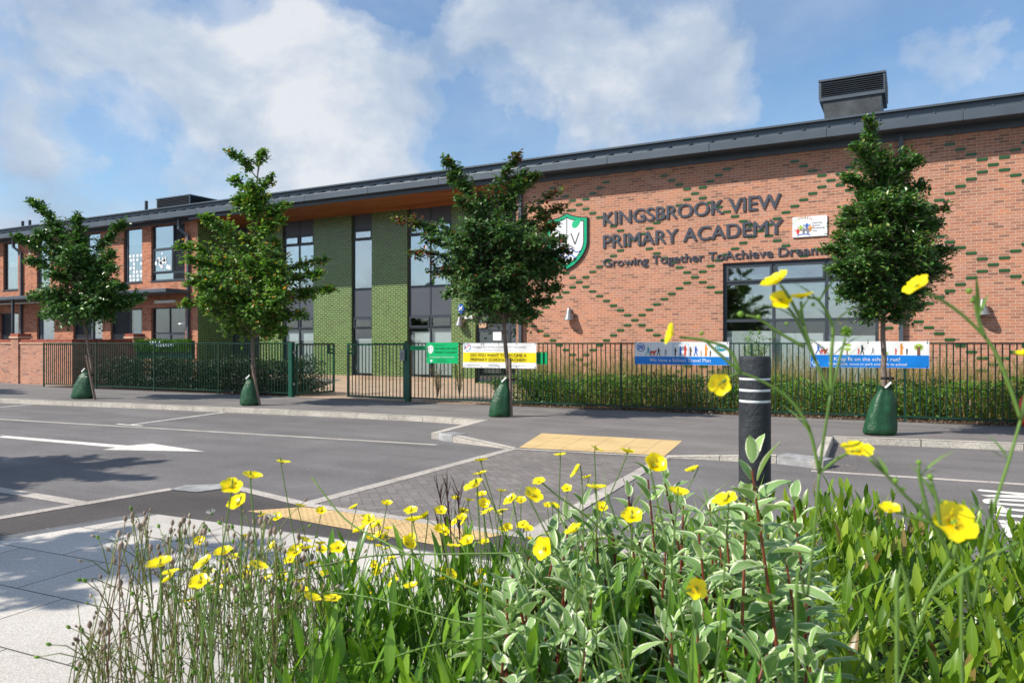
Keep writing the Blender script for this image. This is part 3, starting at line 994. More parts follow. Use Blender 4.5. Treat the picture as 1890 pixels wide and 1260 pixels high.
def wall(mb, X0, X1, Z0, Z1, Y, holes, depth=0.12):
    """a wall face at Y with openings cut and their reveals"""
    xs = sorted({X0, X1, *[min(max(v, X0), X1) for h in holes for v in h[:2]]})
    zs = sorted({Z0, Z1, *[min(max(v, Z0), Z1) for h in holes for v in h[2:]]})
    inside = lambda x, z: any(h[0] - 1e-6 < x < h[1] + 1e-6 and h[2] - 1e-6 < z < h[3] + 1e-6 for h in holes)
    for a, b in zip(xs, xs[1:]):
        for c, d_ in zip(zs, zs[1:]):
            if not inside((a + b) / 2, (c + d_) / 2):
                mb.poly([(a, Y, c), (b, Y, c), (b, Y, d_), (a, Y, d_)])
    for x0, x1, z0, z1 in holes:
        x0, x1 = max(x0, X0), min(x1, X1); z0, z1 = max(z0, Z0), min(z1, Z1)
        mb.poly([(x0, Y, z0), (x0, Y, z1), (x0, Y + depth, z1), (x0, Y + depth, z0)])
        mb.poly([(x1, Y, z0), (x1, Y + depth, z0), (x1, Y + depth, z1), (x1, Y, z1)])
        if z1 < Z1: mb.poly([(x0, Y, z1), (x1, Y, z1), (x1, Y + depth, z1), (x0, Y + depth, z1)])
        if z0 > Z0: mb.poly([(x0, Y, z0), (x0, Y + depth, z0), (x1, Y + depth, z0), (x1, Y, z0)])


def window(x0, x1, z0, z1, Y, xs, rows, name="window", fr=0.055, blinds=None):
    """xs: mullion positions 0..1; rows: (top fraction list, cell kinds per column) from the top down.
    kinds: g glass, l lower glass, v vent sash, p panel, u louvre"""
    mb = MB(); glass = MB(); glo = MB(); pan = []; lou = MB(); bl = MB()
    Yf = Y + 0.09
    F = lambda a, b, c, d_, y0=0.0, y1=0.07: mb.box((a, Yf + y0, c), (b, Yf + y1, d_))
    ex = [x0] + [x0 + (x1 - x0) * t for t in xs] + [x1]
    ez = [z1] + [z1 - (z1 - z0) * r[0] for r in rows]
    F(x0, x0 + fr, z0, z1); F(x1 - fr, x1, z0, z1)
    F(x0 + fr, x1 - fr, z1 - fr, z1); F(x0 + fr, x1 - fr, z0, z0 + fr)
    for x in ex[1:-1]:
        F(x - fr * .5, x + fr * .5, z0 + fr, z1 - fr, 0.002, 0.068)
    for z in ez[1:-1]:
        F(x0 + fr, x1 - fr, z - fr * .5, z + fr * .5, 0.004, 0.066)
    for r, (t_, kinds) in enumerate(rows):
        for c in range(len(ex) - 1):
            kd = kinds[c] if c < len(kinds) else kinds[-1]
            a = ex[c] + (fr if c == 0 else fr * .5); b = ex[c + 1] - (fr if c == len(ex) - 2 else fr * .5)
            t = ez[r] - (fr if r == 0 else fr * .5); u = ez[r + 1] + (fr if r == len(rows) - 1 else fr * .5)
            if kd in "vV":
                s = 0.055
                F(a, a + s, u, t, -0.025, 0.05); F(b - s, b, u, t, -0.025, 0.05); F(a + s, b - s, t - s, t, -0.025, 0.05); F(a + s, b - s, u, u + s, -0.025, 0.05)
                (glass if kd == "v" else glo).box((a + s, Yf + .012, u + s), (b - s, Yf + .022, t - s))
            elif kd in "gl":
                (glass if kd == "g" else glo).box((a, Yf + .03, u), (b, Yf + .04, t))
            elif kd == "p":
                pan.append((a, b, u, t))
            elif kd == "u":
                n = max(4, int((t - u) / 0.085))
                for i in range(n):
                    z = u + (t - u) * (i + .5) / n
                    lou.bar((a, Yf + .02, z), (b, Yf + .02, z), 0.075, 0.012, (0, -0.6, 1))
                lou.box((a, Yf + .06, u), (b, Yf + .065, t))
    w_ = mb.build(name, M["metal2"], bld)
    if glass.v: glass.build("pane", M["glass"], w_)
    if glo.v: glo.build("pane", M["glass_lo"], w_)
    for a, b, u, t in pan:
        pm_ = MB(); pm_.box((a, Yf + .02, u), (b, Yf + .05, t)); pm_.build("infill_panel", M["panel"], w_)
    if lou.v: lou.build("louvre", M["metal2"], w_)
    for (a, b, c, d_) in (blinds or []):
        bl.box((x0 + (x1 - x0) * a, Yf + .12, z1 - (z1 - z0) * d_), (x0 + (x1 - x0) * b, Yf + .13, z1 - (z1 - z0) * c))
    if bl.v: bl.build("blind", M["blind"], w_)
    return w_


ww = MB()
# right wing
wz1 = wp(1335, 486, D).z; wx0, wx1 = wp(1334, 500, D).x, wp(1622, 500, D).x
wall(ww, xr0, XR, -0.1, ZB, D, [(wx0, wx1, 0.12, wz1)])
ww.poly([(xr0, D, -0.1), (xr0, D, ZB), (xr0, DR + .2, ZB), (xr0, DR + .2, -0.1)])
ww.poly([(XR, D, -0.1), (XR, D + 12, -0.1), (XR, D + 12, ZB), (XR, D, ZB)])
ww.build("wall", M["brick"], bld)
h = wz1 - 0.12
f1 = (wz1 - wp(1335, 524, D).z) / h; f2 = (wz1 - wp(1335, 592, D).z) / h
window(wx0, wx1, 0.12, wz1, D, [(wp(1427, 500, D).x - wx0) / (wx1 - wx0), (wp(1525, 500, D).x - wx0) / (wx1 - wx0)],
       [(f1, "vvv"), (f2, "ggg"), (1.0, "lll")], blinds=[(0.02, .33, f2 + .08, .97), (.34, .66, f2 + .1, .97), (.68, .98, f2 + .12, .97)], fr=0.085)
st_ = MB(); st_.box((wx0 - .05, D - .03, .07), (wx1 + .05, D + .09, .118)); st_.build("sill", M["metal"], bld)

# diamond pattern of green bricks standing a little proud
node = wp(1068, 377, D)
c0 = round(node.z / 0.075 - .5); b0x = node.x
gb = MB()
holes = [(wx0 - .02, wx1 + .02, 0, wz1 + .01)]
row_half = 0.1125
for row in range(0, int(ZB / 0.075) + 1):
    k = row - c0
    if k % 2: continue
    for col in range(-40, 100):
        if (2 * col + k) % 32 and (2 * col - k) % 32: continue
        # snap to the bond: even rows start on whole modules
        u = b0x + D
        base = math.floor(u / 0.225) * 0.225 + (0.1125 if c0 % 2 else 0.0) - D
        x = base + col * 0.225
        z = row * 0.075
        if x < xr0 + .12 or x > XR - .3 or z + .075 > ZB - .34: continue
        if any(a - .2 < x < b and c < z < d_ for a, b, c, d_ in holes): continue
        gb.box((x + .003, D - .012, z + .003), (x + .222, D + .01, z + .072))
gb.build("diamond_brickwork", M["green_unit"], bld)

# left wing
lw = MB()
ups = [(6, 33, 450, 537), (68, 92, 441, 530), (135, 185, 434, 527), (228, 262, 425, 523), (279, 341, 417, 520), (-70, -40, 458, 543), (-150, -118, 466, 548)]
los = [(0, 34, 578, 632), (68, 100, 575, 632), (135, 189, 573, 634), (204, 262, 572, 636), (279, 342, 568, 640), (-80, -40, 582, 632), (-160, -120, 586, 632)]
holes = []
for a, b, t, u in ups + los:
    X0, X1 = wp(a, 500, D).x, wp(b, 500, D).x
    holes.append((X0, X1, wp(a, u, D).z if u < 600 else 0.9, wp(a, t, D).z))
zu1 = sum(h[3] for h in holes[:5]) / 5; zu0 = sum(h[2] for h in holes[:5]) / 5
zl1 = sum(h[3] for h in holes[7:12]) / 5
holes = [(a, b, zu0, zu1) if i < 7 else (a, b, .75, zl1) for i, (a, b, c, d_) in enumerate(holes)]
holes[11] = (holes[11][0], holes[11][1], 0.05, zl1)
wall(lw, XL, xl1, -0.1, ZB, D, holes, depth=.14)
lw.poly([(XL, D, -.1), (XL, D, ZB), (XL, D + 12, ZB), (XL, D + 12, -.1)])
lw.build("wall", M["brick_o"], bld)
for i, hb in enumerate(holes):
    kind = {0: ([], [(1.0, "g")]), 1: ([.1], [(1.0, "gg")]), 2: ([.5], [(.5, "ug"), (1, "ug")]), 3: ([.12], [(1, "pg")]), 4: ([.62], [(.42, "gu"), (.86, "vu"), (1, "gu")]),
            5: ([], [(1, "g")]), 6: ([], [(1, "g")]), 7: ([.55], [(1, "ug")]), 8: ([.2], [(1, "pg")]), 9: ([.52], [(.6, "ug"), (1, "uv")]), 10: ([.58], [(.62, "ul"), (1, "uV")]), 11: ([.5], [(.38, "ll"), (1, "lV")]), 12: ([], [(1, "g")]), 13: ([], [(1, "g")])}[i]
    bls = [(.1, .9, .04, .5)] if i in (0, 2, 8) else ([(.6, .95, .03, .7)] if i == 10 else ([(.03, .6, .03, .38)] if i == 4 else ([(.1, .9, .03, .3)] if i == 3 else [])))
    wn_ = window(*hb, D, kind[0], kind[1], blinds=bls)
    sb = MB(); sb.box((hb[0] - .03, D - .03, hb[2] - .05), (hb[1] + .03, D + .09, hb[2])); sb.build("sill", M["metal2"], wn_)
    if i in (3, 4):
        pb = MB()
        if i == 3:
            for r_ in range(7):
                for c_ in range(4):
                    if R() < .18 or r_ + c_ > 8: continue
                    x = hb[0] + (hb[1] - hb[0]) * (.2 + .19 * c_ + U(-.02, .02)); z = hb[3] - (hb[3] - hb[2]) * (.48 + .075 * r_)
                    pb.box((x, D + .112, z - .12), (x + .15, D + .115, z))
        else:
            for n_ in range(16):
                x = hb[0] + (hb[1] - hb[0]) * U(.08, .5); z = hb[3] - (hb[3] - hb[2]) * U(.5, .84)
                s_ = U(.08, .17)
                pb.bar((x, D + .095, z), (x + U(-.03, .03), D + .095, z + s_ * 1.2), .004, s_, (1, 0, U(-.3, .3)))
        pb.build("paper", M["paper"], wn_)

# centre bay, set back
cg = MB()
zp = 0.17
cg_px = [(427, 479, "d"), (521, 578.5, "w"), (648.5, 686, "n"), (751.5, 833, "w"), (877.5, 955, "e")]
ch_ = []
for a, b, t in cg_px:
    ch_.append((wp(a, 600, DR).x, wp(b, 600, DR).x if t != "e" else xr0, 0.06, ZB))
wall(cg, xl1, xr0, -0.1, ZB, DR, ch_, depth=.1)
cg.poly([(xl1, D, -.1), (xl1, DR, -.1), (xl1, DR, ZB), (xl1, D, ZB)])
cg.build("wall", M["brick_g"], bld)
pf = MB(); pf.box((xl1 + .01, DR - .05, -.1), (ch_[4][0], DR + .05, zp)); pf.build("plinth", M["tan"], bld)
zf = lambda y: (ZB - wp(667, y, DR).z) / (ZB - .06)
rows2 = [(zf(423), "p"), (zf(442), "v"), (zf(532.5), "g"), (zf(585), "p"), (zf(606), "V"), (1.0, "l")]
two = [(a, k * 2) for a, k in rows2]
for i, (hb, (_, _, t)) in enumerate(zip(ch_, cg_px)):
    if t == "n": window(*hb, DR, [], rows2, blinds=[(.1, .95, zf(625), .97)])
    elif t == "w": window(*hb, DR, [.5], two, blinds=[(.03, .48, zf(612), .97), (.52, .97, zf(612), .97)])
    elif t == "d": window(*hb, DR, [.55], [(zf(560), "pp"), (zf(606), "lV"), (1.0, "ll")])
# entrance door screen
ex0, ex1 = ch_[4][0], xr0
d_ = window(ex0, ex1, 0.06, ZB, DR, [.52], [(zf(500), "pp"), (zf(575), "uu"), (zf(603), "ll"), (zf(612), "pp"), (1.0, "ll")], name="door", fr=.09)
hd = MB()
hx = ex0 + (ex1 - ex0) * .5
hd.tube([(hx - .09, DR + .05, .8), (hx - .09, DR - .02, .8), (hx - .09, DR - .02, 1.5), (hx - .09, DR + .05, 1.5)], .016, seg=8)
hd.build("handle", M["alu"], d_)
nb = MB(); nb.box((hx - .62, DR + .105, 1.55), (hx - .28, DR + .112, 1.9)); nb.build("notice", M["paper"], d_)
nb = MB(); nb.box((hx + .35, DR + .105, 1.72), (hx + .52, DR + .112, 1.84)); nb.build("notice", M["sgreen"], d_)
nb = MB(); nb.box((ex0 + .12, DR + .05, 2.0), (ex0 + .42, DR + .088, 2.16)); nb.build("door_closer", M["stone_cope"], d_)

# eaves: fascia gutter, soffits, roof
fa_ = MB()
x = XL
while x < XR + .4:
    q = min(x + 3.0, XR + .4)
    fa_.box((x, EY, ZB), (q - .006, EY + .16, ZT))
    x = q
fa_.build("fascia", M["metal"], bld, bevel=.012)
zs0, zs1 = ZB - .13, wp(741, 387, DR).z
so = MB()
sa_, sb_ = xl1 + .004, xr0 - .004
so.poly([(sa_, EY + .225, zs0), (sa_, DR + .3, zs1 - .01), (sb_, DR + .3, zs1 - .01), (sb_, EY + .225, zs0)])
so.poly([(sa_, EY + .225, zs0 + .04), (sb_, EY + .225, zs0 + .04), (sb_, DR + .3, zs1 + .03), (sa_, DR + .3, zs1 + .03)]); so.build("soffit", M["wood"], bld)
s2 = MB()
for a, b in ((XL, xl1 - .022), (xr0 + .022, XR + .4)):
    s2.box((a, EY + .16, ZB + .03), (b, D + .1, ZB + .06))
zw = wp(1140, 320, D).z
s2.box((xr0 + .03, D - .05, zw), (XR, D + .02, ZB + .029)); s2.box((XL, D - .05, zu1 + .02), (xl1 - .03, D + .02, ZB + .029))
s2.build("soffit", M["metal"], bld)
# outer gutter lip across the timber bay
lp = MB(); lp.box((xl1 - .02, EY + .165, ZB - .14), (xr0 + .02, EY + .22, ZB + .005)); lp.build("gutter", M["metal2"], bld)
rf = MB()
ry = EY + .42
zr = wp(1640, 205.6, ry).z
rf.box((XL, ry, ZT - .2), (XR + .4, ry + .2, zr - .05))
rf.box((XL, ry - .10, zr - .05), (XR + .4, ry + .3, zr))
rf.poly([(XL, EY + .05, ZT - .03), (XR + .4, EY + .05, ZT - .03), (XR + .4, ry + .02, ZT + .12), (XL, ry + .02, ZT + .12)])
rf.poly([(XL, ry + .3, zr - .01), (XR + .4, ry + .3, zr - .01), (XR + .4, D + 12, zr + 1.0), (XL, D + 12, zr + 1.0)])
x = XL
while x < XR:
    rf.bar((x, EY + .06, ZT), (x, ry, ZT + .15), .03, .06)
    x += .6
roof = rf.build("roof", M["metal"], bld)
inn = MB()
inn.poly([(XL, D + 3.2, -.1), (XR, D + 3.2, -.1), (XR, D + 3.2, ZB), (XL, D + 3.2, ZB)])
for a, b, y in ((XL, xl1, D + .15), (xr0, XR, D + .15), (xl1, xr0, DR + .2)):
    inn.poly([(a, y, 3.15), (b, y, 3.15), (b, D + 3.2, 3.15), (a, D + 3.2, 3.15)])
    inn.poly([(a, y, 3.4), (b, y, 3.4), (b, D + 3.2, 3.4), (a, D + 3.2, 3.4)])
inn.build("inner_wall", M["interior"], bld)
for xd in (wp(963, 600, D).x, wp(1663, 500, D).x):
    dpb = MB(); dpb.box((xd - .05, D - .14, 0), (xd + .05, D - .04, ZB - .02)); dpb.build("downpipe", M["metal"], bld)
for xd in (wp(350, 500, D).x, wp(42, 500, D).x):
    dpb = MB(); dpb.box((xd - .05, D - .13, 0), (xd + .05, D - .03, ZB - .72))
    dpb.bar((xd, D - .08, ZB - .74), (xd - .28, D - .3, ZB - .42), .1, .1); dpb.bar((xd - .28, D - .3, ZB - .45), (xd - .28, D - .3, ZB), .11, .11)
    dpb.build("downpipe", M["metal"], bld)
for pxx in (270, 55, 42):
    fl = MB(); q = wp(pxx, 395, D + .3); fl.tube([(q.x, D + .3, zr - .1), (q.x, D + .3, zr + (.55 if pxx == 270 else .42))], .07, seg=10); fl.build("flue", M["lead"], bld)


def cowl(pl_, pr_, top_l, bot, Y, name, lab, lead=True):
    """roof ventilator: battered lead base, louvred head"""
    X0, X1 = wp(pl_, 200, Y).x, wp(pr_, 200, Y).x
    zt = wp(pl_, top_l, Y).z; zb = zr - .25
    dpt = 1.5
    t = thing(name, lab, "roof ventilator", ((X0 + X1) / 2, Y + .7, zb))
    zm = zb + (zt - zb) * (.60 if lead else .35)
    b = MB(); e = .16
    v = [b.vert(p) for p in ((X0 + e, Y + e * .6, zb), (X1 - e, Y + e * .6, zb), (X1 - e, Y + dpt - e, zb), (X0 + e, Y + dpt - e, zb), (X0 + e * .5, Y + e * .3, zm), (X1 - e * .5, Y + e * .3, zm), (X1 - e * .5, Y + dpt, zm), (X0 + e * .5, Y + dpt, zm))]
    for q in ((0, 1, 5, 4), (1, 2, 6, 5), (2, 3, 7, 6), (3, 0, 4, 7)): b.face([v[i] for i in q])
    b.build("base", M["lead"], t)
    c = MB(); hgt = zt - zm
    c.box((X0, Y, zm), (X1, Y + dpt, zm + hgt * .2)); c.box((X0 - .02, Y - .02, zt - .05), (X1 + .02, Y + dpt, zt))
    for X in (X0, X1 - .05):
        c.box((X, Y, zm + hgt * .2), (X + .05, Y + .05, zt - .05)); c.box((X, Y + dpt - .05, zm + hgt * .2), (X + .05, Y + dpt, zt - .05))
    c.build("frame", M["metal"], t)
    l = MB(); n = 7
    for i in range(n):
        z = zm + hgt * .22 + (hgt * .73 - .03) * (i + .4) / n
        l.bar((X0 + .05, Y + .03, z), (X1 - .05, Y + .03, z), .12, .018, (0, -.7, 1))
        l.bar((X0 + .03, Y + .05, z), (X0 + .03, Y + dpt - .05, z), .12, .018, (-.7, 0, 1)); l.bar((X1 - .03, Y + .05, z), (X1 - .03, Y + dpt - .05, z), .12, .018, (.7, 0, 1))
    l.box((X0 + .1, Y + .12, zm + hgt * .2), (X1 - .1, Y + dpt - .1, zt - .06))
    l.build("louvre", M["metal2"], t)
    return t


cowl(1512, 1634, 149, 230, D + .15, "roof_ventilator", "large grey louvred roof ventilator on a streaked lead base")
cowl(289, 350, 367, 386, D + .9, "roof_ventilator", "low dark louvred roof ventilator above the left classroom wing", lead=False)

# canopy on the left wing
cz = wp(0, 548, D - 1.2).z
cn = thing("canopy", "dark flat metal canopy on posts along the left classrooms", "canopy", (-35, D - .7, cz))
cb2 = MB(); cx1 = wp(306, 540, D - 1.2).x
cb2.box((XL, D - 1.2, cz - .16), (cx1, D - .02, cz)); cb2.build("deck", M["metal"], cn, bevel=.02)
for pxx in (23, 172, -110):
    pb = MB(); X = wp(pxx, 600, D - 1.1).x; pb.box((X - .05, D - 1.13, 0), (X + .05, D - 1.03, cz - .16)); pb.build("post", M["metal2"], cn)
lt = MB()
lt.tube([(XL + 3, D - .35, cz - .26), (cx1 - 2.4, D - .35, cz - .26)], .05, seg=8); lt.build("light_batten", M["cwhite"], cn)
q0, q1 = wp(288, 556, D), wp(326, 553, D)
lb = MB(); lb.box((q0.x, D - .1, q0.z - .1), (q1.x, D - .003, q0.z + .03)); tag(lb.build("wall_light", M["cwhite"], bevel=.02), "long white batten light on brick wall under the canopy end", "wall light")

# ------------------------------------------------------------------ lettering and sign helpers
_FC = {}


def text_geo(s, bold=0.0, ext=0.0, res=4, bev=0.0):
    """the built-in typeface turned to mesh; returns verts, faces, width of the drawn text"""
    key = (s, bold, ext, res, bev)
    if key not in _FC:
        c = bpy.data.curves.new("lettering", "FONT")
        c.body = s; c.size = 1.0; c.offset = bold; c.extrude = ext; c.resolution_u = res; c.bevel_depth = bev
        o = bpy.data.objects.new("lettering", c)
        COL.objects.link(o)
        dg = bpy.context.evaluated_depsgraph_get()
        me = bpy.data.meshes.new_from_object(o.evaluated_get(dg))
        v = [tuple(p.co) for p in me.vertices]; f = [tuple(p.vertices) for p in me.polygons]
        bpy.data.objects.remove(o); bpy.data.curves.remove(c); bpy.data.meshes.remove(me)
        _FC[key] = (v, f)
    return _FC[key]


class Frame:
    """a flat or gently rippled sign face: u to the right, v up, n towards the street"""
    def __init__(s, o, u, ripple=0.0, seed=0.0):
        s.o, s.u, s.v = Vector(o), Vector(u).normalized(), Vector((0, 0, 1))
        s.n = s.u.cross(s.v).normalized()
        s.rp, s.seed = ripple, seed

    def p(s, u, v, n=0.0):
        r = s.rp * (math.sin(u * 5.1 + v * 3 + s.seed) * .6 + math.sin(u * 11.0 - v * 7 + 2 * s.seed) * .4) if s.rp else 0
        return s.o + s.u * u + s.v * v + s.n * (n + r)

    def rect(s, mb, u0, v0, u1, v1, n, nu=1, nv=1, thick=0.0):
        g = [[mb.vert(s.p(u0 + (u1 - u0) * i / nu, v0 + (v1 - v0) * j / nv, n)) for i in range(nu + 1)] for j in range(nv + 1)]
        for j in range(nv):
            for i in range(nu):
                mb.face((g[j][i], g[j][i + 1], g[j + 1][i + 1], g[j + 1][i]))
        if thick:
            b = [[mb.vert(s.p(u0 + (u1 - u0) * i / nu, v0 + (v1 - v0) * j / nv, n - thick)) for i in range(nu + 1)] for j in range(nv + 1)]
            for j in range(nv):
                for i in range(nu):
                    mb.face((b[j][i], b[j + 1][i], b[j + 1][i + 1], b[j][i + 1]))
            for i in range(nu):
                mb.face((b[0][i], b[0][i + 1], g[0][i + 1], g[0][i])); mb.face((g[nv][i], g[nv][i + 1], b[nv][i + 1], b[nv][i]))
            for j in range(nv):
                mb.face((b[j][0], g[j][0], g[j + 1][0], b[j + 1][0])); mb.face((g[j][nu], b[j][nu], b[j + 1][nu], g[j + 1][nu]))

    def poly(s, mb, pts, n):
        mb.poly([s.p(u, v, n) for u, v in pts])

    def disc(s, mb, u, v, r, n, ru=None, k=14):
        ru = ru or r
        s.poly(mb, [(u + ru * math.cos(2 * math.pi * i / k), v + r * math.sin(2 * math.pi * i / k)) for i in range(k)], n)

    def text(s, mb, t, u, v, h, n, width=None, bold=0.0, al="l"):
        vs, fs = text_geo(t, 0.0)
        x0 = min(p[0] for p in vs); x1 = max(p[0] for p in vs)
        k = h / 0.73
        kx = k if width is None else width / (x1 - x0)
        du = 0 if al == "l" else (-(x1 - x0) * kx / 2 if al == "c" else -(x1 - x0) * kx)
        for c, o in enumerate((0, 1, -1) if bold else (0,)):
            mb.add(vs, fs, lambda p: s.p(u + du + (p[0] - x0) * kx + o * h * .022, v + p[1] * k, n + .0006 * c))

    def line(s, mb, pts, w, n):
        for (a, b), (c, d) in zip(pts, pts[1:]):
            L = math.hypot(c - a, d - b) or 1
            x, y = -(d - b) / L * w / 2, (c - a) / L * w / 2
            s.poly(mb, [(a - x, b - y), (c - x, d - y), (c + x, d + y), (a + x, b + y)], n)


def wall_letters(s, px0, py0, px1, py1, h, label, bold=0.0, thick=0.011):
    """separate built-up letters standing off the brickwork"""
    a = wp(px0, py0, D); b = wp(px1, py1, D)
    t = thing("wall_lettering", label, "lettering", (a.x, D - .06, a.z), "grey letters fixed to the brick wall")
    fullv, _ = text_geo(s, bold)
    x0 = min(p[0] for p in fullv); x1 = max(p[0] for p in fullv)
    kx = (b.x - a.x) / (x1 - x0); k = h / 0.73
    bar = lambda q: max(p[0] for p in text_geo(q, bold)[0])
    w_bar = bar("|")
    for i, c in enumerate(s):
        if c == " ": continue
        adv = bar(s[:i] + "|") - w_bar
        vs, fs = text_geo(c, 0.0, 0.06, 5, 0.0)
        mb = MB()
        sl_ = (b.z - a.z) / (b.x - a.x)
        for cpy, (ox, oz) in enumerate(((0, 0), (thick, 0), (-thick, 0), (0, thick * .6), (0, -thick * .6))):
            mb.add(vs, fs, lambda p: (a.x + (adv + p[0] - x0) * kx + ox, D - .025 - p[2] * .2 + .0015 * cpy, a.z + p[1] * k + oz + sl_ * (adv + p[0] - x0) * kx))
        mb.build("letter", M["letter"], t)
    return t


hcap = wp(1115, 388, D).z - wp(1115, 413, D).z
wall_letters("KINGSBROOK VIEW", 1114, 416.5, 1441, 383.5, hcap, "dark grey raised letters reading KINGSBROOK VIEW, top line on the brick wall")
wall_letters("PRIMARY ACADEMY", 1114, 458.5, 1445, 431, hcap, "dark grey raised letters reading PRIMARY ACADEMY, middle line on the brick wall")
wall_letters("Growing Together ToAchieve Dreams", 1114, 492.5, 1529, 468, hcap * .62, "small grey letters reading Growing Together ToAchieve Dreams above the large window", thick=0.0045)

# school crest
q0, q1 = wp(1011, 430, D), wp(1086, 430, D)
sw = q1.x - q0.x
ztop, zbot = wp(1043, 394, D).z, wp(1043, 499, D).z
shd = thing("school_crest", "white shield crest with green border, leaf and letters K V on brick wall", "crest", ((q0.x + q1.x) / 2, D - .05, (ztop + zbot) / 2))
F = Frame((q0.x, D - .03, zbot), (1, 0, 0))
hh = ztop - zbot


def shield(inset):
    w, h = sw / 2, hh
    pts = []
    for t in [i / 10 for i in range(11)]:            # right half from the top point down
        pts.append((w * t, h * (1 - .10 * math.sin(t * math.pi / 2) ** .8)))
    for t in [i / 12 for i in range(1, 13)]:
        z = .90 - .90 * t
        pts.append((w * (1 if t < .45 else math.cos((t - .45) / .55 * math.pi / 2) ** .72), h * z))
    full = pts + [(-x, y) for x, y in pts[::-1][1:-1]]
    k = 1 - inset * 2 / sw
    kz = 1 - inset * 2.3 / hh
    return [(sw / 2 + x * k, hh * .52 + (y - hh * .52) * kz) for x, y in full]


def shield_plate(mat, inset, n0, n1, name):
    mb = MB(); o = shield(inset); n = len(o)
    a = [mb.vert(F.p(u, v, n1)) for u, v in o]; b = [mb.vert(F.p(u, v, n0)) for u, v in o]
    mb.face(a[::-1]); mb.face(b)
    for i in range(n): mb.face((a[i], a[(i + 1) % n], b[(i + 1) % n], b[i]))
    mb.build(name, mat, shd)


shield_plate(M["ink"], 0, -.02, .03, "backing")
shield_plate(M["shieldg"], .03, .0, .036, "border")
shield_plate(M["ink"], .12, .0, .040, "border")
shield_plate(M["white"], .145, .0, .044, "face")
mb = MB()
F.rect(mb, sw / 2 - .012, hh * .36, sw / 2 + .012, hh * .93, .047)
F.line(mb, [(sw * .60, hh * .64), (sw * .70, hh * .44), (sw * .80, hh * .64)], .035, .047)
F.line(mb, [(sw * .20, hh * .64), (sw * .20, hh * .44)], .035, .047); F.line(mb, [(sw * .38, hh * .64), (sw * .20, hh * .54), (sw * .38, hh * .44)], .035, .0475)
mb.build("monogram", M["ink"], shd)
mb = MB()
F.poly(mb, [(sw * .62, hh * .76), (sw * .64, hh * .84), (sw * .72, hh * .86), (sw * .85, hh * .87), (sw * .80, hh * .78), (sw * .74, hh * .73), (sw * .67, hh * .72)], .047)
mb.build("leaf_emblem", M["leafg"], shd)
mb = MB()
for dz in (.0, -.09):
    F.line(mb, [(sw * (.16 + .68 * i / 24) if dz == 0 else sw * (.26 + .48 * i / 24), hh * (.33 + dz + .03 * math.sin(i / 24 * 4 * math.pi + 2 * dz * 40))) for i in range(25)], .03, .047)
mb.build("wave_emblem", M["bluep"], shd)

# trust sign
a, b = wp(1463, 439, D), wp(1527, 434, D)
zt_ = wp(1463, 402, D).z
F = Frame((a.x, D - .015, a.z), (1, 0, 0))
w_, h_ = b.x - a.x, zt_ - a.z
ts = thing("wall_sign", "small white sign with coloured figures beside the large grey lettering", "sign", (a.x, D, a.z))
mb = MB(); F.rect(mb, 0, 0, w_, h_, .03, thick=.03); mb.build("board", M["white"], ts)
for cnt, (mat, items) in enumerate((("redp", [(.14, .22)]), ("lime", [(.22, .38)]), ("bluep", [(.40, .45)]), ("orange", [(.50, .33)]), ("grey_ink", [(.31, .25), (.43, .22)]))):
    mb = MB()
    for u, v in items:
        F.disc(mb, w_ * (.02 + u), h_ * (v + .16), .028, .033)
        F.poly(mb, [(w_ * (.02 + u) - .045, h_ * (v + .12)), (w_ * (.02 + u) - .02, h_ * (v - .08)), (w_ * (.02 + u) + .02, h_ * (v - .08)), (w_ * (.02 + u) + .045, h_ * (v + .12))], .0335)
        F.line(mb, [(w_ * (.02 + u) - .09, h_ * (v + .16)), (w_ * (.02 + u), h_ * (v + .04)), (w_ * (.02 + u) + .09, h_ * (v + .16))], .02, .034)
    if mat == "bluep": F.line(mb, [(w_ * (.14 + .38 * i / 10), h_ * (.08 + .06 * math.sin(i / 10 * math.pi))) for i in range(11)], .022, .0335)
    if mat in ("redp", "lime"):
        for i in range(7):
            an = rad(150 - i * 13) if mat == "lime" else rad(115 - i * 11)
            F.line(mb, [(w_ * .33 + .27 * math.cos(an), h_ * .45 + .24 * math.sin(an)), (w_ * .33 + .34 * math.cos(an), h_ * .45 + .31 * math.sin(an))], .012, .0335)
    mb.build("figure_print", M[mat], ts)
mb = MB()
for i, t in enumerate(("Inspiring", "Futures", "Partnership", "Trust")):
    F.text(mb, t, w_ * .58, h_ * (.63 - .13 * i), h_ * .085, .033, bold=.01, width=w_ * (.27, .22, .35, .13)[i])
mb.build("print", M["grey_ink"], ts)


# ------------------------------------------------------------------ things fixed to the building
def cone_lamp(px, py, Y, lab):
    q = wp(px, py, Y)
    t = thing("wall_lamp", lab, "wall lamp", (q.x, Y, q.z))
    mb = MB(); c = (q.x, Y - .17, q.z)
    mb.lathe(c, [(.03, .19), (.05, .16), (.075, .05), (.165, -.19), (.17, -.21), (.15, -.205), (.06, -.02)], 20)
    mb.build("lamp_shade", M["alu"], t, smooth=True)
    mb = MB(); mb.bar((q.x, Y, q.z + .1), (q.x, Y - .17, q.z + .1), .05, .05); mb.lathe((q.x, Y - .002, q.z + .1), [(.06, 0), (.06, .02)], 14, (0, -1, 0)); mb.build("bracket", M["alu"], t)


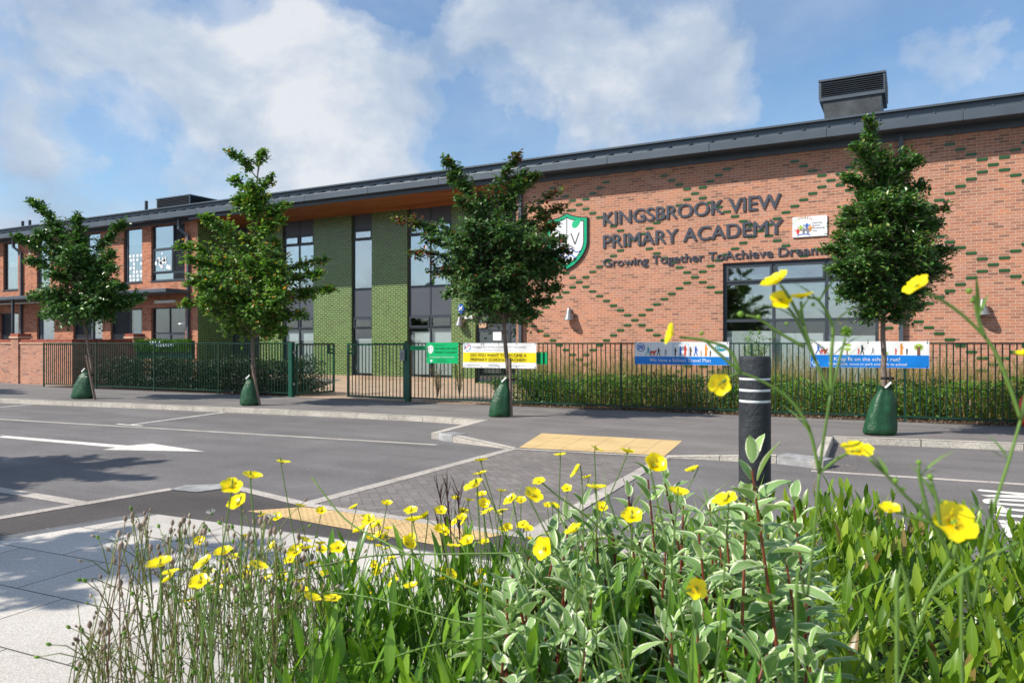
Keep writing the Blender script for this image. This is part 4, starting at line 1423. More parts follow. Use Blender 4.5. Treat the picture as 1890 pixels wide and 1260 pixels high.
cone_lamp(853, 591, DR, "cone shaped metal wall lamp on the green brick pier by the entrance")
cone_lamp(1054, 579, D, "cone shaped metal wall lamp on red brick under the white shield crest")
cone_lamp(1812, 566, D, "cone shaped metal wall lamp on red brick right of the rightmost tree")
q = wp(852, 569, DR)
t = thing("alarm_box", "blue and white alarm box above the cone lamp on green bricks", "alarm box", (q.x, DR, q.z))
mb = MB(); mb.lathe((q.x, DR, q.z), [(.15, 0), (.15, .05), (.13, .07)], 18, (0, -1, 0)); mb.box((q.x - .06, DR - .055, q.z - .19), (q.x + .06, DR, q.z - .1)); mb.build("body", M["bluep"], t)
mb = MB()
for s_ in (-1, 1): mb.bar((q.x - .08 * s_, DR - .075, q.z - .07), (q.x + .08 * s_, DR - .075 - .001 * s_, q.z + .07), .003, .04, (0.7 * s_, 0, .7))
mb.build("emblem", M["white"], t)
q0, q1 = wp(859, 589, DR), wp(874, 582, DR)
mb = MB(); mb.box((q0.x, DR - .08, q0.z), (q1.x, DR - .003, q1.z)); tag(mb.build("bulkhead_light", M["cwhite"], bevel=.02), "white rectangular bulkhead light on green bricks beside the entrance", "wall light")


def cctv(px, py, Y, aim, lab):
    q = wp(px, py, Y)
    t = thing("security_camera", lab, "security camera", (q.x, Y, q.z))
    mb = MB(); mb.lathe((q.x, Y, q.z), [(.07, 0), (.07, .05), (.045, .07), (.03, .14)], 14, (0, -1, 0)); mb.build("mount", M["cwhite"], t)
    a = Vector((q.x, Y - .14, q.z)); d = Vector(aim).normalized()
    mb = MB(); mb.lathe(a - d * .08, [(.04, 0), (.058, .02), (.058, .3), (.05, .32)], 14, d); mb.build("body", M["cwhite"], t, smooth=False)
    mb = MB(); mb.lathe(a + d * .241, [(.045, 0), (.045, .01)], 12, d); mb.build("lens", M["ink"], t)


cctv(972, 583, D, (.35, -.8, -.25), "round white security camera on brickwork beside the entrance downpipe")
cctv(345, 597, D, (-.9, -.35, -.18), "white bullet security camera at the end of the left classroom wing")

# ------------------------------------------------------------------ boundary wall
c_ = [gp(0, 706, 0), gp(80, 709.5, 0)]
yw = (c_[0].y + c_[1].y) / 2
xw1 = wp(133, 640, yw).x
zw_ = wp(60, 634.5, yw).z
bw = thing("boundary_wall", "red brick boundary wall with tile coping and square piers left of the fence", "wall", (xw1, yw, 0))
mb = MB(); mb.box((-60, yw, -.12), (xw1, yw + .22, zw_)); mb.box((xw1 - .22, yw + .22, -.12), (xw1 - .002, yw + 2.2, zw_)); mb.build("wall", M["brick_w"], bw)
mb = MB(); mb.box((-60, yw - .03, zw_), (xw1 + .03, yw + .25, zw_ + .05)); mb.box((xw1 - .25, yw + .25, zw_), (xw1 + .03, yw + 2.2, zw_ + .05)); mb.build("coping_tile", M["stone_cope"], bw)
zc_ = zw_ + .05
mb = MB()
x = -60
while x < xw1:
    mb.box((x, yw - .015, zc_), (min(x + .073, xw1 + .02), yw + .235, zc_ + .11)); x += .076
y = yw + .24
while y < yw + 2.2:
    mb.box((xw1 - .24, y, zc_), (xw1 + .018, y + .073, zc_ + .11)); y += .076
mb.build("coping", M["coping"], bw)
xp = wp(26, 640, yw).x
for (X, Y) in ((xp, yw - .02), (xw1 - .24, yw + 2.2)):
    mb = MB(); mb.box((X - .12, Y - .03, -.12), (X + .35, Y + .4, zw_ + .2)); p_ = mb.build("pier", M["brick_w"], bw)
    mb = MB(); mb.box((X - .17, Y - .07, zw_ + .2), (X + .40, Y + .45, zw_ + .27)); mb.build("pier_cap", M["stone_cope"], p_)
    mb = MB(); mb.box((X - .14, Y - .045, zw_ + .27), (X + .37, Y + .42, zw_ + .37)); mb.build("pier_cap", M["coping"], p_)

# ------------------------------------------------------------------ fence and gates
FA, FB = gp(81, 713.5), gp(1890, 787.5)
fd = (FB - FA).normalized()
FB = FB + fd * 9
ZFT = 1.455


def fpt(px):
    """point on the fence line seen at picture column px"""
    r = ray(px, HY)
    # solve FA + s fd parallel to r in plan
    den = fd.x * r.y - fd.y * r.x
    s = (r.x * FA.y - r.y * FA.x) / den
    return FA + fd * s


def fence_run(p, q, lab, bay=2.62, gate_end=False, pr=.0120):
    t = thing("railing_fence", lab, "fence", p)
    L = (q - p).length; n = max(1, round(L / bay))
    for i in range(n + 1):
        c = p + fd * (L * i / n)
        mb = MB(); mb.box((-.02, -.02, -.1), (.02, .02, ZFT + .006))
        a = math.atan2(fd.y, fd.x); m = Matrix.Translation(c) @ Matrix.Rotation(a, 4, "Z")
        mb.v = [tuple(m @ Vector(v)) for v in mb.v]
        if not (gate_end and i == n): mb.build("post", M["fence"], t)
    for i in range(n):
        a, b = p + fd * (L * i / n + .03), p + fd * (L * (i + 1) / n - .03)
        mb = MB()
        mb.bar(a + Vector((0, 0, .10)), b + Vector((0, 0, .10)), .012, .035); mb.bar(a + Vector((0, 0, ZFT - .012)), b + Vector((0, 0, ZFT - .012)), .012, .03)
        k = round((b - a).length / .104)
        for j in range(1, k):
            c = a + (b - a) * (j / k)
            mb.tube([c + Vector((0, 0, .115)), c + Vector((0, 0, ZFT - .025))], pr, seg=6, cap=False)
        mb.build("bar_panel", M["fence"], t)
    return t


G0, G1, G2, G3 = fpt(538), fpt(545), fpt(641), fpt(753.5)
fence_run(FA, fpt(536), "dark green vertical bar railing left of the open gate", gate_end=True, pr=.0165)
fence_run(fpt(757), FB, "dark green vertical bar railing right of the gates, hung with banners")


def gate(h, tip, lab, zlow=.06):
    t = thing("gate", lab, "gate", h)
    d = (tip - h); L = d.length; d = Vector((d.x, d.y, 0)).normalized()
    mb = MB()
    z0, z1 = zlow, ZFT - .015
    P_ = lambda s, z: h + d * s + Vector((0, 0, z - h.z))
    w = .05
    mb.bar(P_(.025, z0), P_(.025, z1), w, w, d); mb.bar(P_(L - .025, z0), P_(L - .025, z1), w, w, d)
    mb.bar(P_(.05, z0 + .025), P_(L - .05, z0 + .025), .048, .05); mb.bar(P_(.05, z1 - .025), P_(L - .05, z1 - .025), .048, .05)
    mb.build("frame", M["gate"], t)
    mb = MB(); k = round((L - .1) / .105)
    for j in range(1, k):
        s = .05 + (L - .1) * j / k
        mb.tube([P_(s, z0 + .04), P_(s, z1 - .04)], .0125, seg=6, cap=False)
    mb.build("bar_panel", M["gate"], t)
    mb = MB()
    mb.bar(P_(L - .05, z1 - .26), P_(L - .24, z1 - .26), .046, .05); mb.bar(P_(L - .215, z1 - .236), P_(L - .215, z1 - .05), .046, .05, d)
    mb.bar(P_(L - .05, z1 - .16), P_(L - .19, z1 - .16), .03, .03); mb.build("latch", M["gate"], t)
    return t


gate(G1 + Vector((.0, .03, 0)), gp(617, 727.0), "green bar gate leaf swung open into the school forecourt")
gate(fpt(748), fpt(641.5), "closed green bar gate leaf beside the keypad post")
for (pt, lab, w) in ((G0, "square green gate post at the end of the left railing", .13), (G3, "square green gate post carrying the entry keypad", .13)):
    t = thing("gate_post", lab, "gate post", pt)
    a = math.atan2(fd.y, fd.x); m = Matrix.Translation(pt) @ Matrix.Rotation(a, 4, "Z")
    mb = MB(); mb.box((-w / 2, -w / 2, -.1), (w / 2, w / 2, ZFT + .02)); mb.v = [tuple(m @ Vector(v)) for v in mb.v]; mb.build("post", M["gate"], t, bevel=.006)
    mb = MB(); mb.box((-w / 2 - .004, -w / 2 - .004, ZFT + .02), (w / 2 + .004, w / 2 + .004, ZFT + .032)); mb.v = [tuple(m @ Vector(v)) for v in mb.v]; mb.build("cap", M["strap"], t)
    if pt is G0:
        for z in (.35, 1.2):
            mb = MB(); mb.box((w / 2, -.03, z - .03), (w / 2 + .05, .03, z + .03)); mb.v = [tuple(m @ Vector(v)) for v in mb.v]; mb.build("hinge", M["alu"], t)
fn = Vector((fd.y, -fd.x, 0))       # towards the street
q = fpt(747.5) + fn * .085
t = thing("entry_keypad", "grey steel entry keypad box on the gate post", "keypad", (q.x, q.y, 1.1))
F = Frame((q.x - .075, q.y, 1.02), fd)
mb = MB(); F.rect(mb, 0, 0, .14, .27, .05, thick=.05); mb.build("housing", M["alu"], t, bevel=.008)
mb = MB(); F.rect(mb, .03, .05, .11, .2, .0525); mb.build("key_panel", M["grey_ink"], t)


# ------------------------------------------------------------------ boards and banners on the fence
def sign_frame(px0, py1, offs=.03, ripple=0.0, seed=0.0):
    p = fpt(px0) + fn * offs
    dpt = (p - Vector((0, 0, 0))).dot(Vector((-ST, CT, 0)))
    z = CAMH - (py1 - HY) / FPX * dpt
    return Frame((p.x, p.y, z), fd, ripple, seed), dpt


def size_on_fence(px0, px1, py0, py1):
    w = (fpt(px1) - fpt(px0)).length
    p = fpt(px0); d_ = p.dot(Vector((-ST, CT, 0)))
    return w, (py1 - py0) / FPX * d_


def eyelets(F, w, h, t, n):
    mb = MB()
    for i in range(n):
        for v in (.03, h - .03):
            F.disc(mb, .03 + (w - .06) * i / (n - 1), v, .012, .006)
            F.line(mb, [(.03 + (w - .06) * i / (n - 1), v), (.03 + (w - .06) * i / (n - 1) + U(-.02, .02), v + (.07 if v > .1 else -.07))], .007, .0062)
    mb.build("cable_tie", M["strap"], t)


def part(fn_, mat, t, name="print"):
    mb = MB(); fn_(mb); return mb.build(name, M[mat], t)


# green welcome board
w, h = size_on_fence(789, 847, 633, 671); F, _ = sign_frame(789, 670)
t = thing("welcome_board", "bright green board with white shield reading Welcome to Kingsbrook View Primary Academy", "sign", F.o)
part(lambda m: F.rect(m, 0, 0, w, h, .012, thick=.012), "sgreen", t, "board")
part(lambda m: (F.text(m, "Welcome To", w * .27, h * .84, h * .062, .014, width=w * .34), F.text(m, "KINGSBROOK VIEW", w * .27, h * .67, h * .085, .014, width=w * .70, bold=.02), F.text(m, "PRIMARY ACADEMY", w * .27, h * .49, h * .085, .014, width=w * .70, bold=.02), F.rect(m, w * .30, h * .17, w * .62, h * .19, .014), F.rect(m, w * .30, h * .08, w * .66, h * .10, .014)), "dkgreen_ink", t)
part(lambda m: F.text(m, "Growing Together To Achieve Dreams", w * .10, h * .28, h * .06, .014, width=w * .78, bold=.03), "white", t)
part(lambda m: (F.poly(m, [(w * .04, h * .80), (w * .13, h * .88), (w * .22, h * .80), (w * .22, h * .62), (w * .19, h * .52), (w * .13, h * .45), (w * .07, h * .52), (w * .04, h * .62)], .014), F.rect(m, w * .12, h * .07, w * .19, h * .17, .014)), "white", t, "shield")
part(lambda m: (F.disc(m, w * .09, h * .74, .012, .0155), F.disc(m, w * .17, h * .74, .012, .0155), F.disc(m, w * .09, h * .62, .01, .0155), F.disc(m, w * .17, h * .62, .01, .0155)), "shieldg", t, "shield_emblem")
w, h = size_on_fence(759, 788, 639, 647); F, _ = sign_frame(759, 646)
t = thing("notice_board", "narrow green strip sign beside the welcome board", "sign", F.o)
part(lambda m: F.rect(m, 0, 0, w, h, .01, thick=.01), "sgreen", t, "board")
part(lambda m: (F.rect(m, w * .08, h * .6, w * .92, h * .72, .012), F.rect(m, w * .2, h * .25, w * .8, h * .37, .012)), "dkgreen_ink", t)
w, h = size_on_fence(992, 1010, 650, 672); F, _ = sign_frame(991, 672, offs=-.03)
t = thing("notice_board", "small green sign behind the bars, right of the yellow banner", "sign", F.o)
part(lambda m: F.rect(m, -.2, 0, w, h, .01, thick=.01), "sgreen", t, "board")
part(lambda m: [F.rect(m, w * .1, h * v, w * .85, h * (v + .04), .012) for v in (.8, .62, .45, .3)], "shieldg", t)

# yellow and white banner
w, h = size_on_fence(856, 991, 633, 678); F, _ = sign_frame(856, 678, ripple=.012, seed=.7)
t = thing("banner", "white and yellow banner reading DO YOU WANT TO BECOME A PRIMARY SCHOOL TEACHER?", "banner", F.o)
part(lambda m: F.rect(m, 0, 0, w, h, .004, 40, 12, thick=.003), "vinyl", t, "sheet")
part(lambda m: F.rect(m, .005, h * .23, w - .005, h * .62, .0055, 40, 6), "yellow", t, "band")
part(lambda m: (F.text(m, "DO YOU WANT TO BECOME A", w * .11, h * .455, h * .125, .011, width=w * .76), F.text(m, "PRIMARY SCHOOL TEACHER?", w * .11, h * .275, h * .125, .011, width=w * .76)), "ink", t)
part(lambda m: (F.text(m, "Chepping View Primary Academy SCITT Partnership", w * .13, h * .81, h * .07, .0065, width=w * .73), F.text(m, "Committed to Excellence in Teaching", w * .29, h * .70, h * .035, .0065, width=w * .38),
                F.text(m, "info@scitt.academy", w * .04, h * .08, h * .05, .0065, width=w * .2), F.text(m, "01494 535004", w * .36, h * .08, h * .05, .0065, width=w * .14, bold=.01), F.text(m, "www.cvpscitt.co.uk", w * .62, h * .08, h * .05, .0065, width=w * .24)), "grey_ink", t)
part(lambda m: [F.line(m, [(w * .065 + .085 * math.cos(a) * (1 - .1 * k), h * .82 + .085 * math.sin(a)), (w * .065 + .085 * math.cos(a + .7), h * .82 + .085 * math.sin(a + .7))], .02, .0065) for k in range(3) for a in (k * 1.2, k * 1.2 + 3.1)], "bluep", t, "logo")
part(lambda m: F.line(m, [(w * .03, h * .78), (w * .07, h * .88), (w * .10, h * .93)], .018, .0068), "redp", t, "logo")
eyelets(F, w, h, t, 5)


def person(m, F, u, v, s, n, walk=0.3):
    F.disc(m, u, v + s * .9, s * .09, n, k=8)
    F.poly(m, [(u - s * .1, v + s * .8), (u - s * .07, v + s * .42), (u + s * .09, v + s * .42), (u + s * .11, v + s * .8)], n)
    F.line(m, [(u - s * .03, v + s * .44), (u - s * walk * .5, v)], s * .085, n + .0004); F.line(m, [(u + s * .04, v + s * .44), (u + s * walk * .5, v)], s * .085, n + .0004)
    F.line(m, [(u + s * .08, v + s * .76), (u + s * (.1 + walk * .4), v + s * .5)], s * .055, n + .0006)


def school_banner(F, w, h, t, line1, line2, tree_):
    part(lambda m: F.rect(m, 0, 0, w, h, .004, 40, 8, thick=.003), "vinyl", t, "sheet")
    zb_ = h * .48 if tree_ else h * .36
    part(lambda m: F.rect(m, .004, .004, w - .004, zb_, .0055, 40, 4), "blue", t, "band")
    v0 = zb_ + h * .03; s = h * .42 if tree_ else h * .50
    spots = [(.07, .9, "bluep", .5), (.19, .62, "ink", .4), (.42, .55, "redp", .1), (.45, .85, "ink", .3), (.54, .6, "grey_ink", .4), (.73, .55, "redp", .1), (.775, 1, "orange", .12), (.82, .55, "ink", .1)] if tree_ else \
            [(.15, .8, "teal", .6), (.265, .72, "ink", .4), (.34, .6, "grey_ink", .3), (.445, .75, "ink", .1), (.50, .85, "bluep", .1), (.55, .95, "redp", .15), (.605, .8, "brown", .1), (.66, .85, "bluep", .35), (.715, .5, "skin", .1), (.765, 1, "orange", .12), (.81, .5, "ink", .1)]
    for mat in sorted({q[2] for q in spots}):
        part(lambda m: [person(m, F, w * u, v0, s * k, .0075, wk) for u, k, mt, wk in spots if mt == mat], mat, t, "figure_print")
    du = .115 if tree_ else .20
    part(lambda m: (F.poly(m, [(w * du - s * .25, v0 + s * .25), (w * du - s * .25, v0 + s * .42), (w * du + s * .2, v0 + s * .42), (w * du + s * .36, v0 + s * .55), (w * du + s * .36, v0 + s * .38), (w * du + s * .2, v0 + s * .24)], .0075),
                    [F.line(m, [(w * du + s * x, v0 + s * .28), (w * du + s * (x - .05), v0)], s * .07, .0078) for x in (-.2, -.08, .1, .2)]), "redp", t, "dog_print")
    if tree_:
        part(lambda m: (F.disc(m, w * .915, h * .78, h * .13, .007, w * .037), F.disc(m, w * .33, h * .86, h * .06, .007, w * .028), F.disc(m, w * .325, h * .70, h * .06, .007, w * .03), F.disc(m, w * .65, h * .55, h * .06, .007, w * .02)), "lime", t, "tree_print")
        part(lambda m: (F.line(m, [(w * .915, zb_), (w * .915, h * .8)], .05, .0082), F.line(m, [(w * .915, h * .68), (w * .935, h * .82)], .025, .0084), F.line(m, [(w * .915, h * .68), (w * .895, h * .82)], .025, .0084), F.line(m, [(w * .322, zb_), (w * .322, h * .66)], .02, .008)), "brown", t, "tree_print")
        part(lambda m: (F.text(m, line1, w * .21, h * .26, h * .145, .0115, width=w * .555), F.text(m, line2, w * .16, h * .09, h * .105, .0115, width=w * .66)), "white", t)
        part(lambda m: F.disc(m, w * .043, h * .17, h * .13, .007), "pale", t, "logo"); part(lambda m: [F.line(m, [(w * .018, h * (.12 + k * .05)), (w * .04, h * (.15 + k * .05)), (w * .068, h * (.12 + k * .05))], .016, .0085) for k in range(3)], "blue", t, "logo")
    else:
        part(lambda m: (F.text(m, line1, w * .165, h * .13, h * .155, .0115, width=w * .65)), "white", t)
        part(lambda m: F.disc(m, w * .07, h * .76, h * .19, .007), "bluep", t, "logo"); part(lambda m: (F.disc(m, w * .07, h * .76, h * .155, .0076), ), "vinyl", t, "logo"); part(lambda m: [F.line(m, [(w * .04, h * (.68 + k * .07)), (w * .07, h * (.74 + k * .05)), (w * .10, h * (.68 + k * .07))], .02, .0082) for k in range(3)], "bluep", t, "logo")
        part(lambda m: (F.line(m, [(w * .42, v0), (w * .42, h * .93), (w * .585, h * .93), (w * .585, v0)], .022, .0068)), "pale", t, "shelter_print")
        part(lambda m: F.disc(m, w * .92, h * .75, h * .15, .007, w * .062), "teal", t, "logo")
        part(lambda m: F.text(m, "STARS", w * .92, h * .69, h * .13, .0085, width=w * .10, bold=.01, al="c"), "white", t, "logo")
    eyelets(F, w, h, t, 3)


w, h = size_on_fence(1172, 1346, 631.5, 672.5); F, _ = sign_frame(1172, 672, ripple=.010, seed=2.1)
t = thing("banner", "blue and white banner reading We have a School Travel Plan", "banner", F.o)
school_banner(F, w, h, t, "We have a School Travel Plan", "", False)
w, h = size_on_fence(1496, 1715, 630, 677); F, _ = sign_frame(1496, 677, ripple=.012, seed=4.2)
t = thing("banner", "blue and white banner reading Keep fit on the school run!", "banner", F.o)
school_banner(F, w, h, t, "Keep fit on the school run!", "Walk, cycle, scoot or park and walk to school", True)

# welcome hedge panel behind the left railing
pW = gp(243, 713) + Vector((0, 1.9, 0))
YW = 16.6
a, b = wp(252, 626, YW), wp(356, 629, YW)
t = thing("welcome_hedge", "artificial green hedge panel with pale lettering behind the left railing", "hedge panel", (a.x, YW, 0))
mb = MB()
for i in range(2600):
    x = U(a.x, b.x); z = U(1.15, a.z)
    mb.quick_leaf((x, YW - U(.0, .1), z), (U(-1, 1), -.6, U(-.2, 1)), (0, -1, .3), .06, .03)
mb.build("foliage", M["hedge"], t)
mb = MB(); mb.box((a.x, YW, .9), (b.x, YW + .08, a.z - .05)); mb.build("panel", M["fence"], t)
F = Frame((a.x, YW - .115, a.z - .25), (1, 0, 0))
part(lambda m: F.text(m, "Welcome", (b.x - a.x) * .3, 0, .2, 0, width=(b.x - a.x) * .42, bold=.01), "pale", t, "print")

# ------------------------------------------------------------------ planting behind the fence
def leaf_bank(name, mat, n, area, L, Wd, top, kind="stuff", ex=1.8):
    mb = MB()
    for _ in range(n):
        x, y = area()
        zt = top(x, y)
        z = zt * (1 - R() ** ex * .95)
        mb.quick_leaf((x, y, z), (U(-1, 1), U(-1, .4), U(-.3, 1)), (U(-.5, .5), U(-.9, .1), 1), L * U(.6, 1.2), Wd * U(.7, 1.2))
    return tag(mb.build(name, mat), kind=kind)


P0, P1 = fpt(765), FB
bnk = lambda s: P0 + fd * ((P1 - P0).length * s)
hs = mnoise.noise


def area_r(w0, w1, s0=0.0, s1=1.0):
    def f():
        p = bnk(U(s0, s1)); y = p.y + U(w0, w1)
        return p.x, y
    return f


mb = MB(); mb.poly([bnk(0) - fn * -.02 + Vector((0, 0, .003)), bnk(1) + Vector((0, 0, .003)), bnk(1) + Vector((0, 3.2, .003)), bnk(.06) + Vector((0, 3.2, .003))])
struct("planting_soil", mb, M["mulch"])
mb = MB()
for i in range(2600):
    p = bnk(R()) + fn * U(-.5, .16)
    mb.quick_leaf((p.x, p.y, .012 + U(0, .02)), (U(-1, 1), U(-1, 1), U(-.2, .5)), (U(-.4, .4), 0, 1), U(.03, .07), U(.015, .03))
tag(mb.build("mulch_litter", M["seed"]), kind="stuff")
s_h = (fpt(905) - P0).length / (P1 - P0).length
leaf_bank("low_hedge", M["hedge"], 36000, area_r(.15, 1.5, s_h, 1), .058, .036, lambda x, y: .64 + .24 * hs((x * .8, y, 0)) + .18 * hs((x * 3.1, y * 2, 3)))
mb = MB()
for _ in range(7500):
    s = U(s_h * 1.0, 1); p = bnk(s); y = p.y + U(1.1, 2.6)
    cl = hs((p.x * .9, y * .9, 7))
    if cl < -.25 and R() < .75: continue
    hh_ = U(.65, 1.22) * (1 + .3 * cl); lean = Vector((U(-.4, .45), U(-.4, .25), 0)) * hh_ * .5
    b = Vector((p.x, y, 0)); m_ = b + lean * .35 + Vector((0, 0, hh_ * .6)); t_ = b + lean + Vector((0, 0, hh_))
    wv = Vector((1, 0, 0)) * U(.004, .009)
    i = [mb.vert(b - wv), mb.vert(b + wv), mb.vert(m_ + wv * .8), mb.vert(m_ - wv * .8), mb.vert(t_)]
    mb.face((i[0], i[1], i[2], i[3])); mb.face((i[3], i[2], i[4]))
    if R() < .35:
        for _k in range(4):
            mb.quick_leaf(t_ - lean * .1 * _k - Vector((0, 0, .035 * _k)), (U(-.6, .6), U(-.3, .3), 1), (0, -1, 0), .05, .010)
tag(mb.build("feather_grass", M["straw"]), kind="stuff")
# sparse shrubs near the entrance, behind the banner
s_m = (fpt(800) - P0).length / (P1 - P0).length
# dark shrubs behind the left railing
mb = MB(); q0_, q1_ = fpt(84), fpt(532); mb.poly([q0_ + Vector((0, .02, .002)), q1_ + Vector((-.1, .02, .002)), q1_ + Vector((-1.6, 6.8, .002)), q0_ + Vector((.3, 6.8, .002))])
struct("planting_soil", mb, M["soil"])
Q0, Q1 = fpt(150), fpt(536)
def area_l():
    p = Q0 + (Q1 - Q0) * (R() ** .8); return p.x, p.y + U(.3, 1.5)
leaf_bank("shrub_border", M["hedge_d"], 26000, area_l, .07, .04, lambda x, y: .95 + .22 * hs((x * 1.0, y, 9)) + .1 * hs((x * 3, y, 2)), ex=1.0)


def shrub(px, base_y, h, r, n, mat, lab, name="shrub", L=.06, Wd=.028, stems=7):
    b = gp(px, base_y)
    t = thing(name, lab, "shrub", b)
    st, lf = MB(), MB()
    for i in range(stems):
        a = U(0, 2 * math.pi); tip = b + Vector((math.cos(a) * r * U(.4, 1), math.sin(a) * r * U(.4, 1), h * U(.65, 1)))
        mid = b.lerp(tip, .5) + Vector((0, 0, h * .12))
        st.tube([b, mid, tip], .008, .003, 5)
        for j in range(n // stems):
            s = U(.2, 1); c = b.lerp(mid, s * 2) if s < .5 else mid.lerp(tip, s * 2 - 1)
            c = c + Vector((U(-1, 1), U(-1, 1), U(-.6, .6))) * .07
            lf.quick_leaf(c, (U(-1, 1), U(-1, .5), U(-.2, 1)), (U(-.4, .4), -.6, 1), L * U(.7, 1.2), Wd * U(.8, 1.2))
    st.build("stem", M["bark_d"], t); lf.build("foliage", mat, t)


shrub(1375, 738, 1.85, .75, 900, M["hedge"], "tall loose green shrub in front of the large window", L=.08, Wd=.03, stems=14)
for px, lab in ((808, "wispy upright shrub right behind the green welcome board"), (848, "wispy straw coloured shrub left of the entrance door")):
    shrub(px, 733, .95, .22, 260, M["straw"], lab, L=.09, Wd=.01, stems=12)
for px, lab in ((925, "small rounded green shrub behind the watering bag of the maple"), (985, "small rounded green shrub below the small green sign")):
    shrub(px, 742, .72, .4, 500, M["hedge"], lab, stems=12)

# ------------------------------------------------------------------ street trees
def tree(name, label, px, py, trunk_px, tips, leaf, L, Wd, per, trunk_r, bark, fill=(), red=None, fold=.25, up=0.15, droop=0.5, gaps=0.0):
    """trunk and limbs follow the surveyed outline; limbs also reach towards and away from the street"""
    b = gp(px, py)
    dpt = b.dot(Vector((-ST, CT, 0)))
    sc = FPX / dpt
    fw = Vector((-ST, CT, 0))
    t = thing(name, label, "tree", b, "young street trees along the footway")
    tk = [dp(x, y, dpt) for x, y in trunk_px]
    tr, lf, rl = MB(), MB(), MB()
    n = len(tk)
    fine = []
    for i in range(n - 1):
        for s in range(4):
            fine.append(tk[i].lerp(tk[i + 1], s / 4) + Vector((U(-1, 1), U(-1, 1), 0)) * .008)
    fine.append(tk[-1])
    tr.tube(fine, trunk_r, trunk_r * .3, 8)

    def on_trunk(z):
        for a, c in zip(tk, tk[1:]):
            if (a.z - z) * (c.z - z) <= 0 and abs(c.z - a.z) > 1e-6:
                return a.lerp(c, (z - a.z) / (c.z - a.z))
        return tk[-1] if z > tk[-1].z else tk[0]

    def spray(p, d, k, ln, redp=0.0):
        """a twig with alternate leaves"""
        d = d.normalized()
        e = p + d * ln + Vector((0, 0, -ln * .12))
        tr.tube([p, p.lerp(e, .5) + Vector((0, 0, ln * .05)), e], .004, .0018, 4, cap=False)
        for j in range(k):
            s = (j + .6) / k
            c = p.lerp(e, s) + Vector((U(-1, 1), U(-1, 1), U(-1, 1))) * .03
            side = Vector((U(-1, 1), U(-1, 1), U(-.4, .5))).normalized()
            ld = (side + d * .6 + Vector((0, 0, up - droop * R()))).normalized()
            m_ = rl if R() < redp else lf
            m_.quick_leaf(c, ld, Vector((U(-.6, .6), U(-.8, .2), 1)), L * U(.75, 1.3), Wd * U(.8, 1.3), fold)

    def limb(tip, z0, w, redp=0.0, dens=1.0):
        st = on_trunk(z0)
        mid = st.lerp(tip, .5) + Vector((0, 0, (tip - st).length * .10))
        ln = (tip - st).length
        pts = [st, st.lerp(mid, .55), mid, mid.lerp(tip, .55) + Vector((0, 0, .02)), tip]
        tr.tube(pts, min(trunk_r * .42, .008 + .008 * ln), .003, 6, cap=False)
        m = int(per * 3.3 * dens * (.35 + ln))
        for j in range(m):
            s = U(.12, 1.0) ** .8
            seg = s * 4; i = min(3, int(seg)); c = pts[i].lerp(pts[i + 1], seg - i)
            ww_ = w * 1.35 * (1.0 - .70 * s)
            d = Vector((U(-1, 1), U(-1, 1), U(-.7, .9)))
            spray(c, d + (tip - st).normalized() * .7, random.randint(6, 9), max(.15, ww_ * U(.6, 2.1)), redp if s > .75 else 0)
        spray(tip, (tip - mid), 6, .16, redp)

    for (x, y, zf_, w, *ex) in tips:
        dd = ex[0] if ex else U(-.45, .45)
        limb(dp(x, y, dpt + dd), dp(x, zf_, dpt).z, w, ex[1] if len(ex) > 1 else 0.0, ex[2] if len(ex) > 2 else 1.0)
    for (x, y, zf_, w, dd) in fill:
        limb(dp(x, y, dpt + dd), dp(x, zf_, dpt).z, w)
    trunk = tr.build("trunk", bark, t, smooth=True)
    lf.build("crown", leaf, t)
    if rl.v: rl.build("young_leaves", red or M["t3red"], t)
    return t


def fills(cx_, cy_, rx, ry, n, zlo, zhi, w, depth):
    out = []
    for i in range(n):
        a = U(0, 2 * math.pi); r = math.sqrt(U(.1, .85))
        x, y = cx_ + rx * r * math.cos(a), cy_ + ry * r * math.sin(a)
        z = min(zlo, y + U(25, 80))
        out.append((x, y, max(z, zhi), w, depth * U(.35, 1) * random.choice((-1, 1))))
    return out


